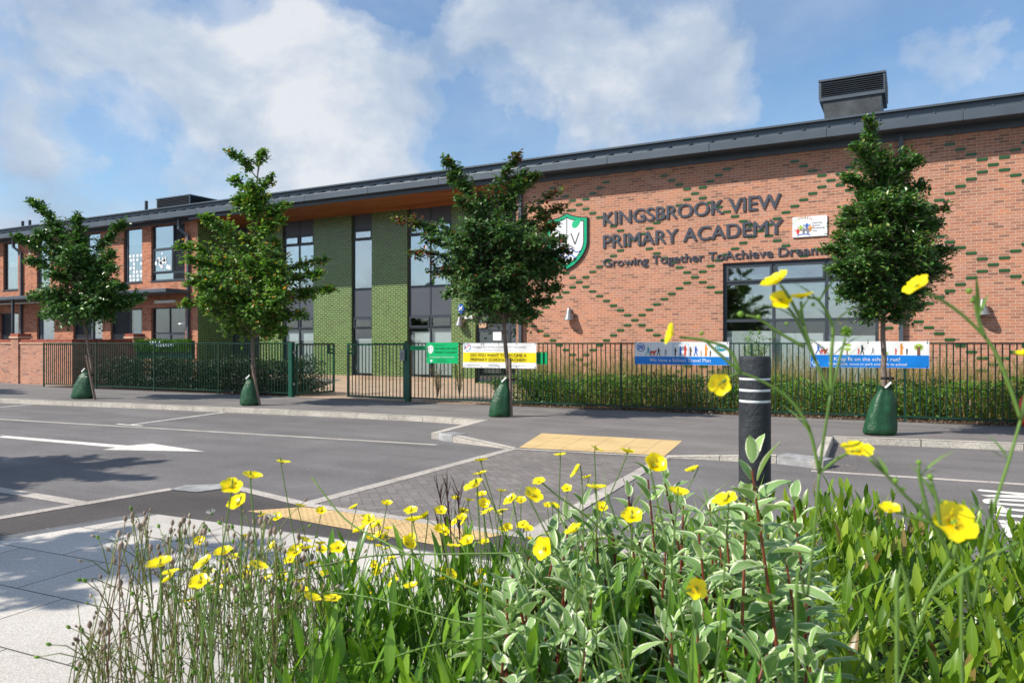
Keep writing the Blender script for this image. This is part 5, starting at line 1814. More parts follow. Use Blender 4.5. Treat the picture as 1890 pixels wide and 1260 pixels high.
t1 = tree("cherry_tree", "small dark leaved street tree leaning left in front of the left classrooms", 178, 736,
          [(172, 690), (163, 640), (154, 590), (150, 540), (140, 460), (120, 400)],
          [(58, 373, 470, .22), (92, 408, 500, .26), (143, 400, 490, .26), (228, 412, 520, .18), (205, 468, 540, .28), (30, 437, 520, .2), (72, 432, 520, .26), (55, 480, 545, .28), (60, 545, 575, .28),
           (85, 580, 590, .3), (258, 548, 580, .2), (240, 560, 590, .24), (200, 580, 592, .26), (225, 530, 560, .26), (150, 440, 520, .34), (110, 470, 545, .36), (185, 505, 560, .36), (160, 560, 590, .34), (110, 540, 580, .36)],
          M["t1"], .11, .062, 13, .042, M["bark"], fills(140, 520, 80, 75, 22, 590, 500, .34, .9), droop=.8)
t2 = tree("lime_tree", "tall pointed street tree with light green leaves before the dark green bay", 472, 746,
          [(469, 700), (466, 640), (467, 560), (470, 460), (472, 370), (478, 300)],
          [(424, 282, 330, .13), (485, 283, 320, .16), (432, 330, 380, .2), (500, 330, 370, .18), (528, 378, 430, .2), (520, 405, 450, .22), (440, 370, 420, .26), (462, 340, 400, .24), (375, 402, 470, .24), (398, 415, 480, .28),
           (330, 455, 520, .24), (345, 478, 530, .28), (340, 560, 590, .2), (352, 520, 560, .3), (385, 570, 605, .32), (420, 605, 622, .28), (598, 480, 540, .15, .2, 0, .8), (612, 535, 570, .16, -.2, 0, .9), (590, 505, 560, .2), (560, 580, 612, .22), (572, 545, 590, .24), (520, 610, 625, .24),
           (480, 600, 622, .3), (450, 440, 520, .36), (510, 450, 520, .28), (420, 500, 560, .4), (505, 530, 590, .34), (450, 560, 612, .38)],
          M["t2"], .085, .072, 12, .05, M["bark"], fills(455, 525, 100, 85, 34, 615, 480, .38, 1.0) + fills(465, 400, 35, 55, 8, 500, 380, .24, .45), droop=.8)
t3 = tree("maple_tree", "spreading street tree with reddish leaf tips in front of the school entrance", 943, 768,
          [(938, 690), (932, 620), (928, 570), (920, 500), (905, 430), (890, 380)],
          [(822, 296, 400, .16, 0, .1), (835, 330, 420, .2, .1), (850, 368, 450, .22), (955, 290, 400, .15, 0, .5), (965, 320, 430, .22), (985, 325, 440, .15, -.1, .3), (950, 350, 450, .26), (1035, 352, 470, .12, .1, .8, .55), (1042, 378, 480, .14, .2, .7, .6), (1008, 395, 500, .2, 0, .3),
           (738, 405, 470, .10, 0, .75, .5), (770, 420, 490, .16, 0, .15, .8), (765, 468, 520, .12, 0, .6, .6), (800, 500, 550, .2, 0, .2), (790, 440, 510, .24), (830, 540, 575, .24), (1048, 482, 540, .16, 0, .15), (1030, 500, 550, .22), (1012, 555, 585, .24), (1035, 440, 510, .2, -.1, .2), (1046, 462, 530, .2, .1, .25), (1020, 415, 500, .2, 0, .25), (1015, 470, 540, .28), (1030, 530, 570, .2), (985, 580, 590, .2), (890, 365, 470, .3, 0, .1), (920, 400, 500, .32), (860, 440, 530, .36),
           (900, 470, 550, .40), (960, 450, 540, .36), (990, 500, 560, .34), (870, 520, 575, .38), (940, 530, 585, .38), (880, 570, 585, .3), (950, 575, 590, .28)],
          M["t3"], .088, .056, 12, .044, M["bark"], fills(915, 480, 105, 90, 40, 588, 480, .36, .95), droop=.9)
t4 = tree("hornbeam_tree", "dense upright dark green street tree in front of the right brick wall", 1630, 801,
          [(1630, 740), (1631, 680), (1630, 600), (1629, 500), (1627, 400), (1620, 310)],
          [(1604, 228, 300, .08, 0, .25, .5), (1600, 262, 340, .2), (1582, 275, 350, .18), (1566, 330, 400, .18), (1632, 290, 370, .26), (1655, 318, 400, .24), (1672, 285, 380, .09, 0, .2, .6), (1692, 298, 390, .15), (1698, 345, 430, .2), (1708, 392, 460, .14), (1742, 385, 470, .10, .1, .2, .6), (1728, 420, 490, .2), (1752, 465, 520, .16), (1735, 500, 550, .24),
           (1700, 540, 585, .24), (1690, 565, 592, .2), (1565, 392, 450, .16), (1545, 440, 500, .18), (1528, 462, 520, .16), (1540, 500, 545, .22), (1552, 540, 580, .2), (1600, 582, 596, .2), (1655, 585, 596, .2), (1580, 480, 550, .32), (1610, 420, 500, .32), (1650, 420, 500, .34), (1675, 470, 540, .34), (1620, 520, 580, .34), (1660, 530, 580, .34), (1600, 350, 430, .28), (1640, 360, 440, .3), (1590, 550, 590, .28)],
          M["t4"], .075, .042, 19, .052, M["bark"], fills(1640, 460, 100, 110, 46, 590, 400, .32, .85) + fills(1632, 350, 45, 60, 8, 470, 380, .24, .4), up=.5, droop=.6)

# more of the same row and the pavement side trees beyond the frame, whose shade falls on the road
for src, loc, lab, sc_ in ((t1, gp(-330, 726), "street tree further along the kerb past the left edge", 1.0), (t3, Vector((-12.4, 2.5, ZN)), "street tree on the near pavement left of the view, shading the road", .95), (t2, Vector((-8.6, -.2, ZN)), "tall street tree on the near pavement left of the view, shading the slabs", .95)):
    c = copy_tree(src); c.location = loc; c["label"] = lab; c.scale = (sc_,) * 3
    c.rotation_euler = (0, 0, 2.0)


# stakes, straps and watering bags
def stake(a, b, z1, lab, strap_z=None):
    """a leaning timber stake tied to its tree"""
    t = thing("tree_stake", lab, "stake", a)
    mb = MB(); mb.tube([a - Vector((0, 0, .1)), b], .032, .03, 8); mb.build("post", M["stake"], t)
    return t


def bag(px, py, w_px, top_py, top_px, lab, seed):
    """a half full plastic watering bag slumped round the foot of the trunk"""
    b = gp(px, py); d_ = b.dot(Vector((-ST, CT, 0))); sc = FPX / d_
    t = thing("watering_bag", lab, "watering bag", b, "green watering bags at the feet of the street trees")
    w, h = w_px / sc / 2, (py - top_py) / sc
    tipx = (top_px - px) / sc
    rt = Vector((CT, ST, 0)); fw = Vector((-ST, CT, 0))
    mb = MB(); rings = []
    prof = [(0, .82), (.03, .98), (.12, 1.02), (.24, .98), (.38, .92), (.52, .84), (.66, .74), (.78, .62), (.87, .46), (.93, .36), (1.0, .46)]
    seg = 18
    sv = random.getstate(); random.seed(int(seed * 10))
    lob = [U(-.16, .14) for _ in range(seg)]
    for k, (tz, r) in enumerate(prof):
        ring = []
        for j in range(seg):
            a = 2 * math.pi * (j + U(-.22, .22)) / seg
            cr = 1 + lob[j] * (.35 + .9 * tz) + U(-.055, .055)
            p = b + rt * (tipx * tz ** 1.2 + math.cos(a) * w * r * cr) + fw * (math.sin(a) * w * r * cr * .66) + Vector((0, 0, max(0, h * tz + (U(-.03, .03) * h if 0 < k < len(prof) - 1 else (U(-.05, .06) * h if k else 0)))))
            ring.append(mb.vert(p))
        rings.append(ring)
    random.setstate(sv)
    for k in range(len(rings) - 1):
        for j in range(seg):
            q4 = (rings[k][j], rings[k][(j + 1) % seg], rings[k + 1][(j + 1) % seg], rings[k + 1][j])
            if (j + k) % 2: mb.face((q4[0], q4[1], q4[2])); mb.face((q4[0], q4[2], q4[3]))
            else: mb.face((q4[0], q4[1], q4[3])); mb.face((q4[1], q4[2], q4[3]))
    mb.face(rings[0][::-1])
    o = mb.build("bag", M["bag"], t, smooth=True)
    sd_ = o.modifiers.new("soften", "SUBSURF"); sd_.levels = 1; sd_.render_levels = 1
    mb = MB(); tp = b + rt * (tipx * .95) + Vector((0, 0, h * .97))
    mb.bar(tp + rt * -.06 + fw * -.12, tp + rt * .03 + fw * -.13 + Vector((0, 0, .09)), .03, .012, (0, 1, 0)); mb.build("tab", M["cwhite"], t)
    return t


bag(152, 735.5, 41, 684, 160, "green plastic watering bag under the leaning leftmost street tree", .4)
bag(460, 748, 37, 697, 462, "green plastic watering bag at the foot of the tall pointed tree", 1.9)
bag(922, 769, 41, 702, 932, "green plastic watering bag at the foot of the tree by the entrance", 3.1)
bag(1622, 802, 60, 712, 1634, "large creased green watering bag under the dense upright tree", 4.6)


def strap(px, py, zpy, lab, side=1):
    b = gp(px, py); d_ = b.dot(Vector((-ST, CT, 0)))
    c = dp(px, zpy, d_)
    return c


for (ax, ay, bx, by, base, lab, sy) in ((178, 737, 161, 655, 736, "short timber stake leaning against the leftmost street tree", 692), (482, 748, 466, 672, 746, "short timber stake leaning against the tall pointed tree", 679), (944, 769, 941, 660, 768, "timber stake strapped to the tree by the entrance", 700), (1643, 803, 1647, 680, 801, "timber stake behind the large watering bag", 698)):
    a = gp(ax, ay); d_ = a.dot(Vector((-ST, CT, 0)))
    back = Vector((-ST, CT, 0)) * (.10 if ax > 1600 else -.03)
    q = dp(bx, by, d_) + back * 1.2
    t = stake(a + back, q, 0, lab)
    c = dp((ax * .2 + bx * .8) if ax < 1600 else 1638, sy, d_)
    mb = MB()
    for s in (-1, 1):
        mb.lathe(c + Vector((CT, ST, 0)) * .045 * s - Vector((0, 0, .02)), [(.056, 0), (.058, .02), (.056, .04)], 12)
    mb.build("strap", M["strap"], t)

# ------------------------------------------------------------------ bollard on the near pavement
BD = 4.35
bc = cd((1393 - CX) / FPX * BD, BD, ZN)
br = 57 / 2 / FPX * BD
bh = CAMH - (657 - HY) / FPX * BD
t = thing("bollard", "charcoal round plastic bollard with three white reflective bands among the plants", "bollard", bc)
Hb = bh - ZN
zpx = lambda y: (CAMH - (y - HY) / FPX * BD) - ZN
g_ = [zpx(697), zpx(703), zpx(712.5), zpx(723), zpx(733), zpx(742)]
mb = MB()
prof = [(br, -.15), (br, zpx(742) - .004), (br * .955, zpx(742)), (br * .955, zpx(737)), (br, zpx(736)), (br, zpx(723)), (br * .955, zpx(722)), (br * .955, zpx(717)), (br, zpx(716)), (br, zpx(702)), (br * .955, zpx(701)), (br * .955, zpx(696.5)), (br, zpx(695)), (br, Hb - .018), (br * .97, Hb - .006), (br * .90, Hb)]
mb.lathe(bc, prof, 40); mb.build("post", M["bollard"], t)
for ya, yb in ((741.5, 737), (721.5, 717), (700.5, 696.8)):
    mb = MB(); mb.lathe(bc, [(br * .962, zpx(ya)), (br * .975, zpx(ya) + .004), (br * .975, zpx(yb) - .004), (br * .962, zpx(yb))], 40); mb.build("reflective_band", M["band"], t)

# red rimmed round sign at the right edge of the far pavement
c = gp(1922, 800)
t = thing("round_sign", "red rimmed round sign on a short post at the right edge of the far pavement", "sign", c)
d_ = c.dot(Vector((-ST, CT, 0))); sc = FPX / d_
cc = dp(1922, 757, d_); rr = 44 / sc
ax = Vector((ST, -CT, 0))
mb = MB(); mb.lathe(cc, [(rr * .72, .03), (rr * .78, .05), (rr * .95, .045), (rr, .0), (rr * .9, -.03), (rr * .72, -.02), (rr * .72, .03)], 40, ax, cap=False); mb.build("rim", M["red"], t, smooth=True)
mb = MB(); mb.lathe(cc, [(rr * .72, .0), (rr * .72, .028)], 32, ax); mb.build("face", M["bluep"], t)
mb = MB(); mb.bar(cc + ax * .04 - Vector((CT, ST, 0)) * rr * .55 - Vector((0, 0, rr * .3)), cc + ax * .04 - Vector((CT, ST, 0)) * rr * .5 + Vector((0, 0, rr * .3)), .05, .012, ax); mb.build("reflector", M["alu"], t)
mb = MB(); mb.tube([c - ax * .05, cc - ax * .05], .03, seg=10); mb.build("post", M["strap"], t)

# ------------------------------------------------------------------ the planting bed in the foreground
def bedz(p):
    return ZN + .28


bed = MB()
bo = [cd(-.95, .35, 0), cd(-.75, 1.75, 0), cd(-.1, 2.7, 0), cd(.6, 3.9, 0), cd(1.6, 4.05, 0), cd(3.6, 3.75, 0), cd(4.2, 2.0, 0), cd(2.6, .2, 0), cd(.6, -.2, 0)]
cen = cd(.8, 1.7, 0)
n = len(bo)
lo = [bed.vert((p.x, p.y, ZN + .006)) for p in bo]
md = [bed.vert((p.x + (cen.x - p.x) * .16, p.y + (cen.y - p.y) * .16, ZN + .20)) for p in bo]
hi = [bed.vert((p.x + (cen.x - p.x) * .4, p.y + (cen.y - p.y) * .4, ZN + .28)) for p in bo]
for i in range(n):
    j = (i + 1) % n
    bed.face((lo[j], lo[i], md[i], md[j])); bed.face((md[j], md[i], hi[i], hi[j]))
bed.face(hi)
struct("planting_bed", bed, M["soil"])


def inside_poly(x, y, P_):
    c = False; j = len(P_) - 1
    for i in range(len(P_)):
        if (P_[i][1] > y) != (P_[j][1] > y) and x < (P_[j][0] - P_[i][0]) * (y - P_[i][1]) / (P_[j][1] - P_[i][1]) + P_[i][0]: c = not c
        j = i
    return c


def shoots(mb, st, foot, dens, top, L, Wd, k, spread, rng_h=.28, lseg=4, bend=.18, fold=.22, lean=.12, tries=None):
    """upright leafy shoots filling a footprint given in camera aligned metres (right, ahead)"""
    x0, x1 = min(p[0] for p in foot), max(p[0] for p in foot); y0, y1 = min(p[1] for p in foot), max(p[1] for p in foot)
    for _ in range(int(dens * (x1 - x0) * (y1 - y0))):
        u, d_ = U(x0, x1), U(y0, y1)
        if not inside_poly(u, d_, foot): continue
        z = top(u, d_) * 1.0 + U(-.09, .05)
        tip = cd(u, d_, z)
        base = tip - Vector((U(-lean, lean), U(-lean, lean), rng_h))
        st.tube([base, tip], .004, .002, 4, cap=False)
        a = U(0, 6.28)
        for j in range(k):
            s = j / (k - 1)
            c = base.lerp(tip, s)
            a += 2.4 + U(-.3, .3)
            el = spread[0] + (spread[1] - spread[0]) * s + U(-.15, .15)
            d = Vector((math.cos(a) * math.cos(el), math.sin(a) * math.cos(el), math.sin(el)))
            nn_ = Vector((-math.cos(a) * math.sin(el), -math.sin(a) * math.sin(el), math.cos(el)))
            mb.leaf(c, d, nn_, L * U(.65, 1.1) * (1 - .25 * s), Wd * U(.75, 1.1) * (1 - .2 * s), bend * U(.2, 1.6), fold, lseg)


# right: lime green laurel, from close by to the edge of the bed
top_r = lambda u, d_: .80 - .055 * (d_ - 1.2) + .05 * mnoise.noise((u * 2.2, d_ * 2.2, 4)) + .03 * mnoise.noise((u * 6, d_ * 6, 1)) + (-.07 if u / d_ > .52 else 0)
foot_r = [(.42, .95), (1.15, .95), (2.7, 2.3), (3.3, 3.3), (2.6, 3.65), (1.3, 3.75), (1.0, 3.4), (.8, 2.2)]
lv, sm = MB(), MB()
shoots(lv, sm, foot_r, 125, top_r, .125, .033, 9, (.45, 1.4), bend=.14, lean=.16)
tag(lv.build("laurel_cover", M["laurel"], smooth=True), kind="stuff")
tag(sm.build("laurel_stems", M["stem"]), kind="stuff")
# left: narrow deep green leaves, nearer
top_l = lambda u, d_: .93 + .06 * mnoise.noise((u * 3, d_ * 3, 8)) - .06 * (d_ - 1.4) + .10 * min(0, u + .3)
foot_l = [(-.43, 1.04), (.02, .90), (.45, .90), (.5, 1.9), (.18, 1.95), (-.2, 1.8), (-.45, 1.45)]
lv, sm = MB(), MB()
shoots(lv, sm, foot_l, 430, top_l, .12, .020, 11, (.55, 1.35), bend=.16, rng_h=.36, lean=.15)
tag(lv.build("narrow_leaf_cover", M["laurel_d"], smooth=True), kind="stuff")
tag(sm.build("narrow_leaf_stems", M["stem"]), kind="stuff")
# dark low filling below everything, and fine weeds with grass blades on top
mb = MB()
for _ in range(8000):
    u, d_ = U(-.78, .3), U(1.05, 1.75)
    zt_ = .34 + .42 * min(1, max(0, (u + .85) / .7)) - .1 * (d_ - 1.3)
    c = cd(u, d_, ZN + .2 + (zt_ - .05) * R() ** .8)
    mb.leaf(c, (U(-1, 1), U(-1, 1), U(.1, 1.2)), (U(-.5, .5), U(-.5, .5), 1), U(.02, .055), U(.004, .010), .4, .2, 3, .4)
tag(mb.build("fine_leaves", M["weed"], smooth=True), kind="stuff")
mb = MB()
full = [(-.55, .8), (.5, .6), (1.3, .8), (3.0, 2.3), (3.2, 3.3), (1.2, 3.6), (.35, 2.9), (-.2, 2.1), (-.55, 1.6)]
for _ in range(11000):
    u, d_ = U(-.6, 3.2), U(.6, 3.6)
    if not inside_poly(u, d_, full): continue
    zt_ = (top_r(u, d_) if u > .42 * d_ * .9 else top_l(u, d_)) - .12
    c = cd(u, d_, ZN + .25 + (zt_ - ZN - .25) * math.sqrt(R()))
    mb.quick_leaf(c, (U(-1, 1), U(-1, 1), U(-.2, .9)), (U(-.5, .5), U(-.5, .5), 1), U(.02, .05), U(.008, .02))
tag(mb.build("low_weeds", M["weed"]), kind="stuff")
mb = MB()
for _ in range(1100):
    u, d_ = U(-.6, 2.9), U(1.0, 3.3)
    if not inside_poly(u, d_, full): continue
    if u > .3 * d_ and R() < .72: continue
    zt_ = (top_r(u, d_) if u > .4 * d_ else top_l(u, d_)) + U(-.06, .10)
    a = U(0, 6.28); ln = U(.2, .42)
    p0 = cd(u, d_, zt_ - ln * .75)
    mb.leaf(p0, (math.cos(a) * .5, math.sin(a) * .5, 1), (-math.cos(a), -math.sin(a), .5), ln, U(.004, .008), U(.2, .7), .1, 6, .25)
tag(mb.build("grass_blades", M["grass"], smooth=True), kind="stuff")


# ------------------------------------------------------------------ variegated dogwood
def dogwood(lab, stems, leafn, seed):
    """stems: (px, py, depth, base_px offset) of every shoot tip"""
    t = None
    sm_, lv_ = MB(), MB()
    for (px, py, d_, bx, h_, *sc) in stems:
        big_ = sc[0] if sc else 1.0
        tip = dp(px, py, d_); base = dp(bx, py, d_); base = Vector((base.x, base.y, tip.z - h_)) + Vector((U(-.05, .05), U(-.05, .05), 0))
        if t is None:
            t = thing("variegated_dogwood", lab, "shrub", (base.x, base.y, ZN + .25), "variegated dogwoods in the front bed")
        mid = base.lerp(tip, .55) + Vector((U(-.02, .02), U(-.02, .02), .02))
        pts = [base, base.lerp(mid, .5), mid, mid.lerp(tip, .5), tip]
        sm_.tube(pts, .0042, .0018, 6, cap=False)
        a = U(0, 3.14); nodes = max(4, int(h_ / .034))
        for j in range(nodes + 1):
            s = 1 - (j / nodes) * .92
            seg = s * 4; i = min(3, int(seg)); c = pts[i].lerp(pts[i + 1], seg - i)
            a += math.pi / 2 + U(-.25, .25)
            sz = big_ * (.62 + .38 * min(1, j / 1.6))
            for o_ in (0, math.pi):
                el = 1.2 - min(1, j / 5) * .62 + U(-.4, .25)
                b_ = a + o_ + U(-.2, .2)
                d = Vector((math.cos(b_) * math.cos(el), math.sin(b_) * math.cos(el), math.sin(el)))
                nn_ = Vector((-math.cos(b_) * math.sin(el), -math.sin(b_) * math.sin(el), math.cos(el)))
                c2 = c + d * .012
                lv_.leaf(c2, d, nn_, .061 * sz * U(.5, 1.2), .027 * sz * U(.7, 1.15), U(.0, .7), U(.15, .65), 7, U(.36, .48), wav=U(.0, .035), sharp=.8)
    sm_.build("stem", M["stem_red"], t); lv_.build("foliage", M["dogwood"], t, smooth=True)


random.seed(5)
big = [(1388, 868, 1.12, 1440, .52, 1.35), (1378, 930, 1.16, 1420, .45, 1.2), (1196, 885, 1.55, 1210, .5), (1228, 892, 1.6, 1235, .5), (1262, 930, 1.5, 1265, .5), (1160, 925, 1.6, 1170, .5), (1310, 930, 1.45, 1330, .5), (1340, 965, 1.35, 1350, .45), (1418, 985, 1.25, 1430, .4), (1465, 935, 1.3, 1478, .4), (1290, 985, 1.3, 1300, .45),
       (1450, 1030, 1.15, 1450, .35), (1230, 1000, 1.4, 1240, .45), (1180, 1000, 1.45, 1190, .45), (1130, 985, 1.5, 1140, .45)]
for _ in range(34):
    x = U(1090, 1500); y = U(990, 1240)
    big.append((x, y, 1.55 - (y - 950) / 300 * .5 + U(-.08, .08), x + U(-15, 15), U(.2, .36)))
dogwood("cream edged variegated dogwood with its tallest shoot right before the bollard", big, 0, 1)
small = [(1045, 970, 1.45, 1060, .4), (1020, 1000, 1.4, 1030, .4), (975, 1010, 1.4, 985, .4), (945, 1060, 1.3, 955, .35), (1075, 940, 1.55, 1085, .45), (1100, 965, 1.5, 1110, .45)]
for _ in range(26):
    x = U(920, 1100); y = U(1010, 1240)
    if x < 950 and y < 1080: continue
    small.append((x, y, 1.45 - (y - 950) / 300 * .45 + U(-.08, .08), x + U(-15, 15), U(.2, .36)))
dogwood("cream edged variegated dogwood among buttercups left of the larger dogwood", small, 0, 2)


# ------------------------------------------------------------------ buttercups
def flower_mesh(kind):
    """five glossy cupped petals round a green and yellow centre; unit diameter"""
    mb = MB()
    cup = {0: .30, 1: .55, 2: .95}[kind]
    for k in range(5):
        a = 2 * math.pi * k / 5 + U(-.08, .08)
        ca, sa_ = math.cos(a), math.sin(a)
        rows = []
        for i in range(5):
            t_ = i / 4
            r = .06 + .47 * t_ * math.cos(cup * .55 * t_ + .0)
            z = .05 + .47 * (math.sin(cup * .9) * t_ ** 1.6) * .75
            w = (.05 + .20 * math.sin(min(1, t_ * 1.15) * math.pi * .55)) * (1 if i < 4 else .86)
            row = []
            for j in range(5):
                s = (j - 2) / 2
                rr_ = r - .10 * s * s * (0, .1, .2, .6, 1.1)[i] + (.02 * U(-1, 1) if i > 2 else 0)
                zz = z + .05 * s * s * t_ + .012 * math.sin(s * 5 + k) * t_
                row.append(mb.vert((ca * rr_ - sa_ * w * s, sa_ * rr_ + ca * w * s, zz + .004 * k), (j / 4, t_)))
            rows.append(row)
        for i in range(4):
            for j in range(4):
                mb.face((rows[i][j], rows[i][j + 1], rows[i + 1][j + 1], rows[i + 1][j]))
    mb.m = 1
    for k in range(16):                     # stamens
        a = U(0, 6.28); r = U(.06, .14)
        p = Vector((math.cos(a) * r * .5, math.sin(a) * r * .5, .06)); q_ = Vector((math.cos(a) * r, math.sin(a) * r, .17))
        mb.tube([p, q_], .006, .011, 4)
    mb.m = 2
    mb.lathe((0, 0, .05), [(.02, -.08), (.05, -.03), (.085, .0), (.08, .06), (.04, .1), (.005, .11)], 8)
    return mb.data("flower", [M["petal"], M["petal"], M["bud"]], smooth=True)


def bud_mesh(kind):
    mb = MB()
    if kind == 0:
        mb.lathe((0, 0, 0), [(.08, -.3), (.32, -.1), (.40, .12), (.3, .34), (.1, .44)], 8)
    else:                                       # spent head, a knobbly ball of seeds
        for i in range(26):
            z = 1 - 2 * (i + .5) / 26; r = math.sqrt(1 - z * z); a = i * 2.4
            d = Vector((r * math.cos(a), r * math.sin(a), z))
            mb.tube([d * .18, d * .40, d * .52], .10, .03, 5)
    return mb.data("bud", [M["bud"]], smooth=(kind == 0))


random.seed(21)
FLOWERS = [flower_mesh(0), flower_mesh(0), flower_mesh(1), flower_mesh(1), flower_mesh(2)]
BUDS = [bud_mesh(0), bud_mesh(1)]


def put(t, me, name, p, d, size):
    o = bpy.data.objects.new(name, me); COL.objects.link(o)
    o.parent = t; o.location = Vector(p) - t.location
    o.rotation_euler = Vector(d).to_track_quat("Z", "Y").to_euler()
    o.rotation_euler.rotate_axis("Z", U(0, 6.28))
    o.scale = (size,) * 3
    return o


def smooth_path(pts, k=5):
    """Catmull-Rom through the points"""
    P_ = [pts[0] + (pts[0] - pts[1])] + list(pts) + [pts[-1] + (pts[-1] - pts[-2])]
    out = []
    for i in range(1, len(P_) - 2):
        for s in range(k):
            t_ = s / k
            a, b, c, d = P_[i - 1], P_[i], P_[i + 1], P_[i + 2]
            out.append(.5 * ((2 * b) + (c - a) * t_ + (2 * a - 5 * b + 4 * c - d) * t_ ** 2 + (3 * b - a - 3 * c + d) * t_ ** 3))
    out.append(pts[-1])
    return out


to_cam = Vector((ST, -CT, .0))


def face_dir(tilt=None):
    """mostly up and towards the light and street side"""
    return Vector((U(-.55, .45), U(-.75, .35), 1)).normalized() if tilt is None else Vector(tilt).normalized()


# tall plants surveyed one by one: stems as pixel polylines with a distance, heads with size in pixels
def tall(lab, d_, stems, heads, r=.0015, buds=()):
    b = dp(*stems[0][0], d_)
    t = thing("buttercup", lab, "buttercup", (b.x, b.y, ZN + .25), "yellow buttercups in the front bed")
    mb = MB()
    for s in stems:
        pts = [dp(p[0], p[1], d_ + (p[2] if len(p) > 2 else 0)) for p in s]
        if s is stems[0]:
            pts = [Vector((b.x + .02, b.y + .03, ZN + .26))] + pts
        mb.tube(smooth_path(pts), r, r * .72, 7)
        for p in pts[1:-1]:
            if R() < .35:
                for _ in range(2): mb.leaf(p, (U(-1, 1), U(-1, 1), .8), (0, 0, 1), U(.02, .045), .003, .3, .1, 3, .3)
    mb.build("stem", M["stem"], t, smooth=True)
    for (x, y, w, k, tilt) in heads:
        p = dp(x, y, d_); size = w / FPX * d_
        rt = Vector((CT, ST, 0))
        d = (rt * tilt[0] + to_cam * tilt[1] + Vector((0, 0, tilt[2]))).normalized()
        put(t, FLOWERS[k], "flower", p - d * size * .15, d, size * 1.05)
    for (x, y, w, k) in buds:
        put(t, BUDS[k], "bud", dp(x, y, d_), (U(-.4, .4), U(-.4, .4), 1), w / FPX * d_)
    return t


tall("tallest buttercup in front of the bollard and window, branched with six open flowers", .62,
     [[(1470, 1262), (1490, 1100), (1505, 960), (1512, 872)],
      [(1512, 872), (1496, 800), (1473, 755), (1443, 725), (1400, 700), (1366, 687)], [(1366, 687), (1330, 655), (1297, 624)], [(1366, 687), (1345, 645), (1300, 628), (1254, 622)], [(1366, 687), (1345, 697), (1332, 706)],
      [(1512, 872), (1520, 810), (1533, 727)], [(1533, 727), (1505, 665), (1484, 600), (1478, 556)], [(1533, 727), (1534, 660), (1536, 600), (1512, 556), (1490, 548)], [(1505, 665), (1470, 590), (1447, 560)], [(1484, 600), (1456, 548), (1440, 525)],
      [(1533, 727), (1545, 680), (1560, 625)], [(1484, 640), (1440, 615), (1400, 588), (1376, 582)], [(1512, 872), (1548, 845), (1575, 832)]],
     [(1431, 517, 54, 2, (-.45, .1, .75)), (1441, 553, 38, 1, (-.2, .8, .5)), (1479, 546, 40, 2, (-.1, .0, 1)), (1238, 615, 42, 2, (-.95, .0, .25)), (1328, 709, 40, 1, (-.2, .9, -.1)), (1583, 828, 54, 0, (-.05, .35, .9))],
     buds=[(1295, 616, 11, 0), (1400, 586, 12, 0), (1367, 581, 16, 0), (1562, 612, 24, 1), (1501, 563, 10, 0), (1452, 598, 9, 0), (1512, 552, 10, 0)])
tall("near buttercup at the right with the largest flower facing the street", .52,
     [[(1655, 1262), (1690, 1170), (1716, 1098), (1757, 1030)], [(1757, 1030), (1765, 1000), (1764, 972)], [(1757, 1030), (1722, 965), (1700, 940), (1672, 915), (1640, 880), (1604, 846)], [(1722, 965), (1690, 955), (1652, 944)], [(1716, 1098), (1770, 1060), (1830, 1025), (1880, 1000)],
      [(1716, 960), (1706, 920), (1697, 880), (1696, 858)], [(1735, 985), (1730, 930), (1718, 885)]],
     [(1763, 962, 76, 0, (.05, .8, .55)), (1642, 938, 36, 2, (-.1, .3, .9))],
     buds=[(1696, 854, 13, 0), (1717, 881, 16, 0), (1652, 888, 15, 0), (1668, 902, 9, 0), (1738, 926, 10, 0)])
tall("long stemmed buttercup arching up in front of the brick wall at the right edge", .56,
     [[(1775, 1262), (1795, 1120), (1828, 960), (1862, 850), (1884, 774)], [(1884, 774), (1866, 720), (1842, 660), (1818, 622), (1775, 580), (1735, 552), (1708, 540)], [(1818, 622), (1806, 590), (1800, 560), (1796, 545)], [(1884, 774), (1895, 720), (1905, 660)]],
     [(1690, 525, 48, 1, (-.6, .15, .6)), (1896, 652, 40, 2, (-.2, .1, 1))], buds=[(1789, 538, 15, 0), (1794, 556, 10, 0), (1806, 570, 10, 0)])
tall("buttercup left of the tallest one with a drooping flower low in front of the dogwood", .95,
     [[(1278, 1262), (1290, 1180), (1262, 1090), (1200, 1030), (1120, 985)], [(1262, 1090), (1276, 1088)], [(1120, 985), (1080, 950), (1030, 915), (1000, 890)], [(1200, 1030), (1150, 985), (1130, 940), (1120, 910)]],
     [(1286, 1086, 38, 1, (0, .9, .2)), (1003, 1011, 42, 2, (-.6, .6, .3)), (994, 887, 24, 1, (-.2, .3, .9))], buds=[(1165, 1035, 16, 1), (1183, 1081, 18, 1)])

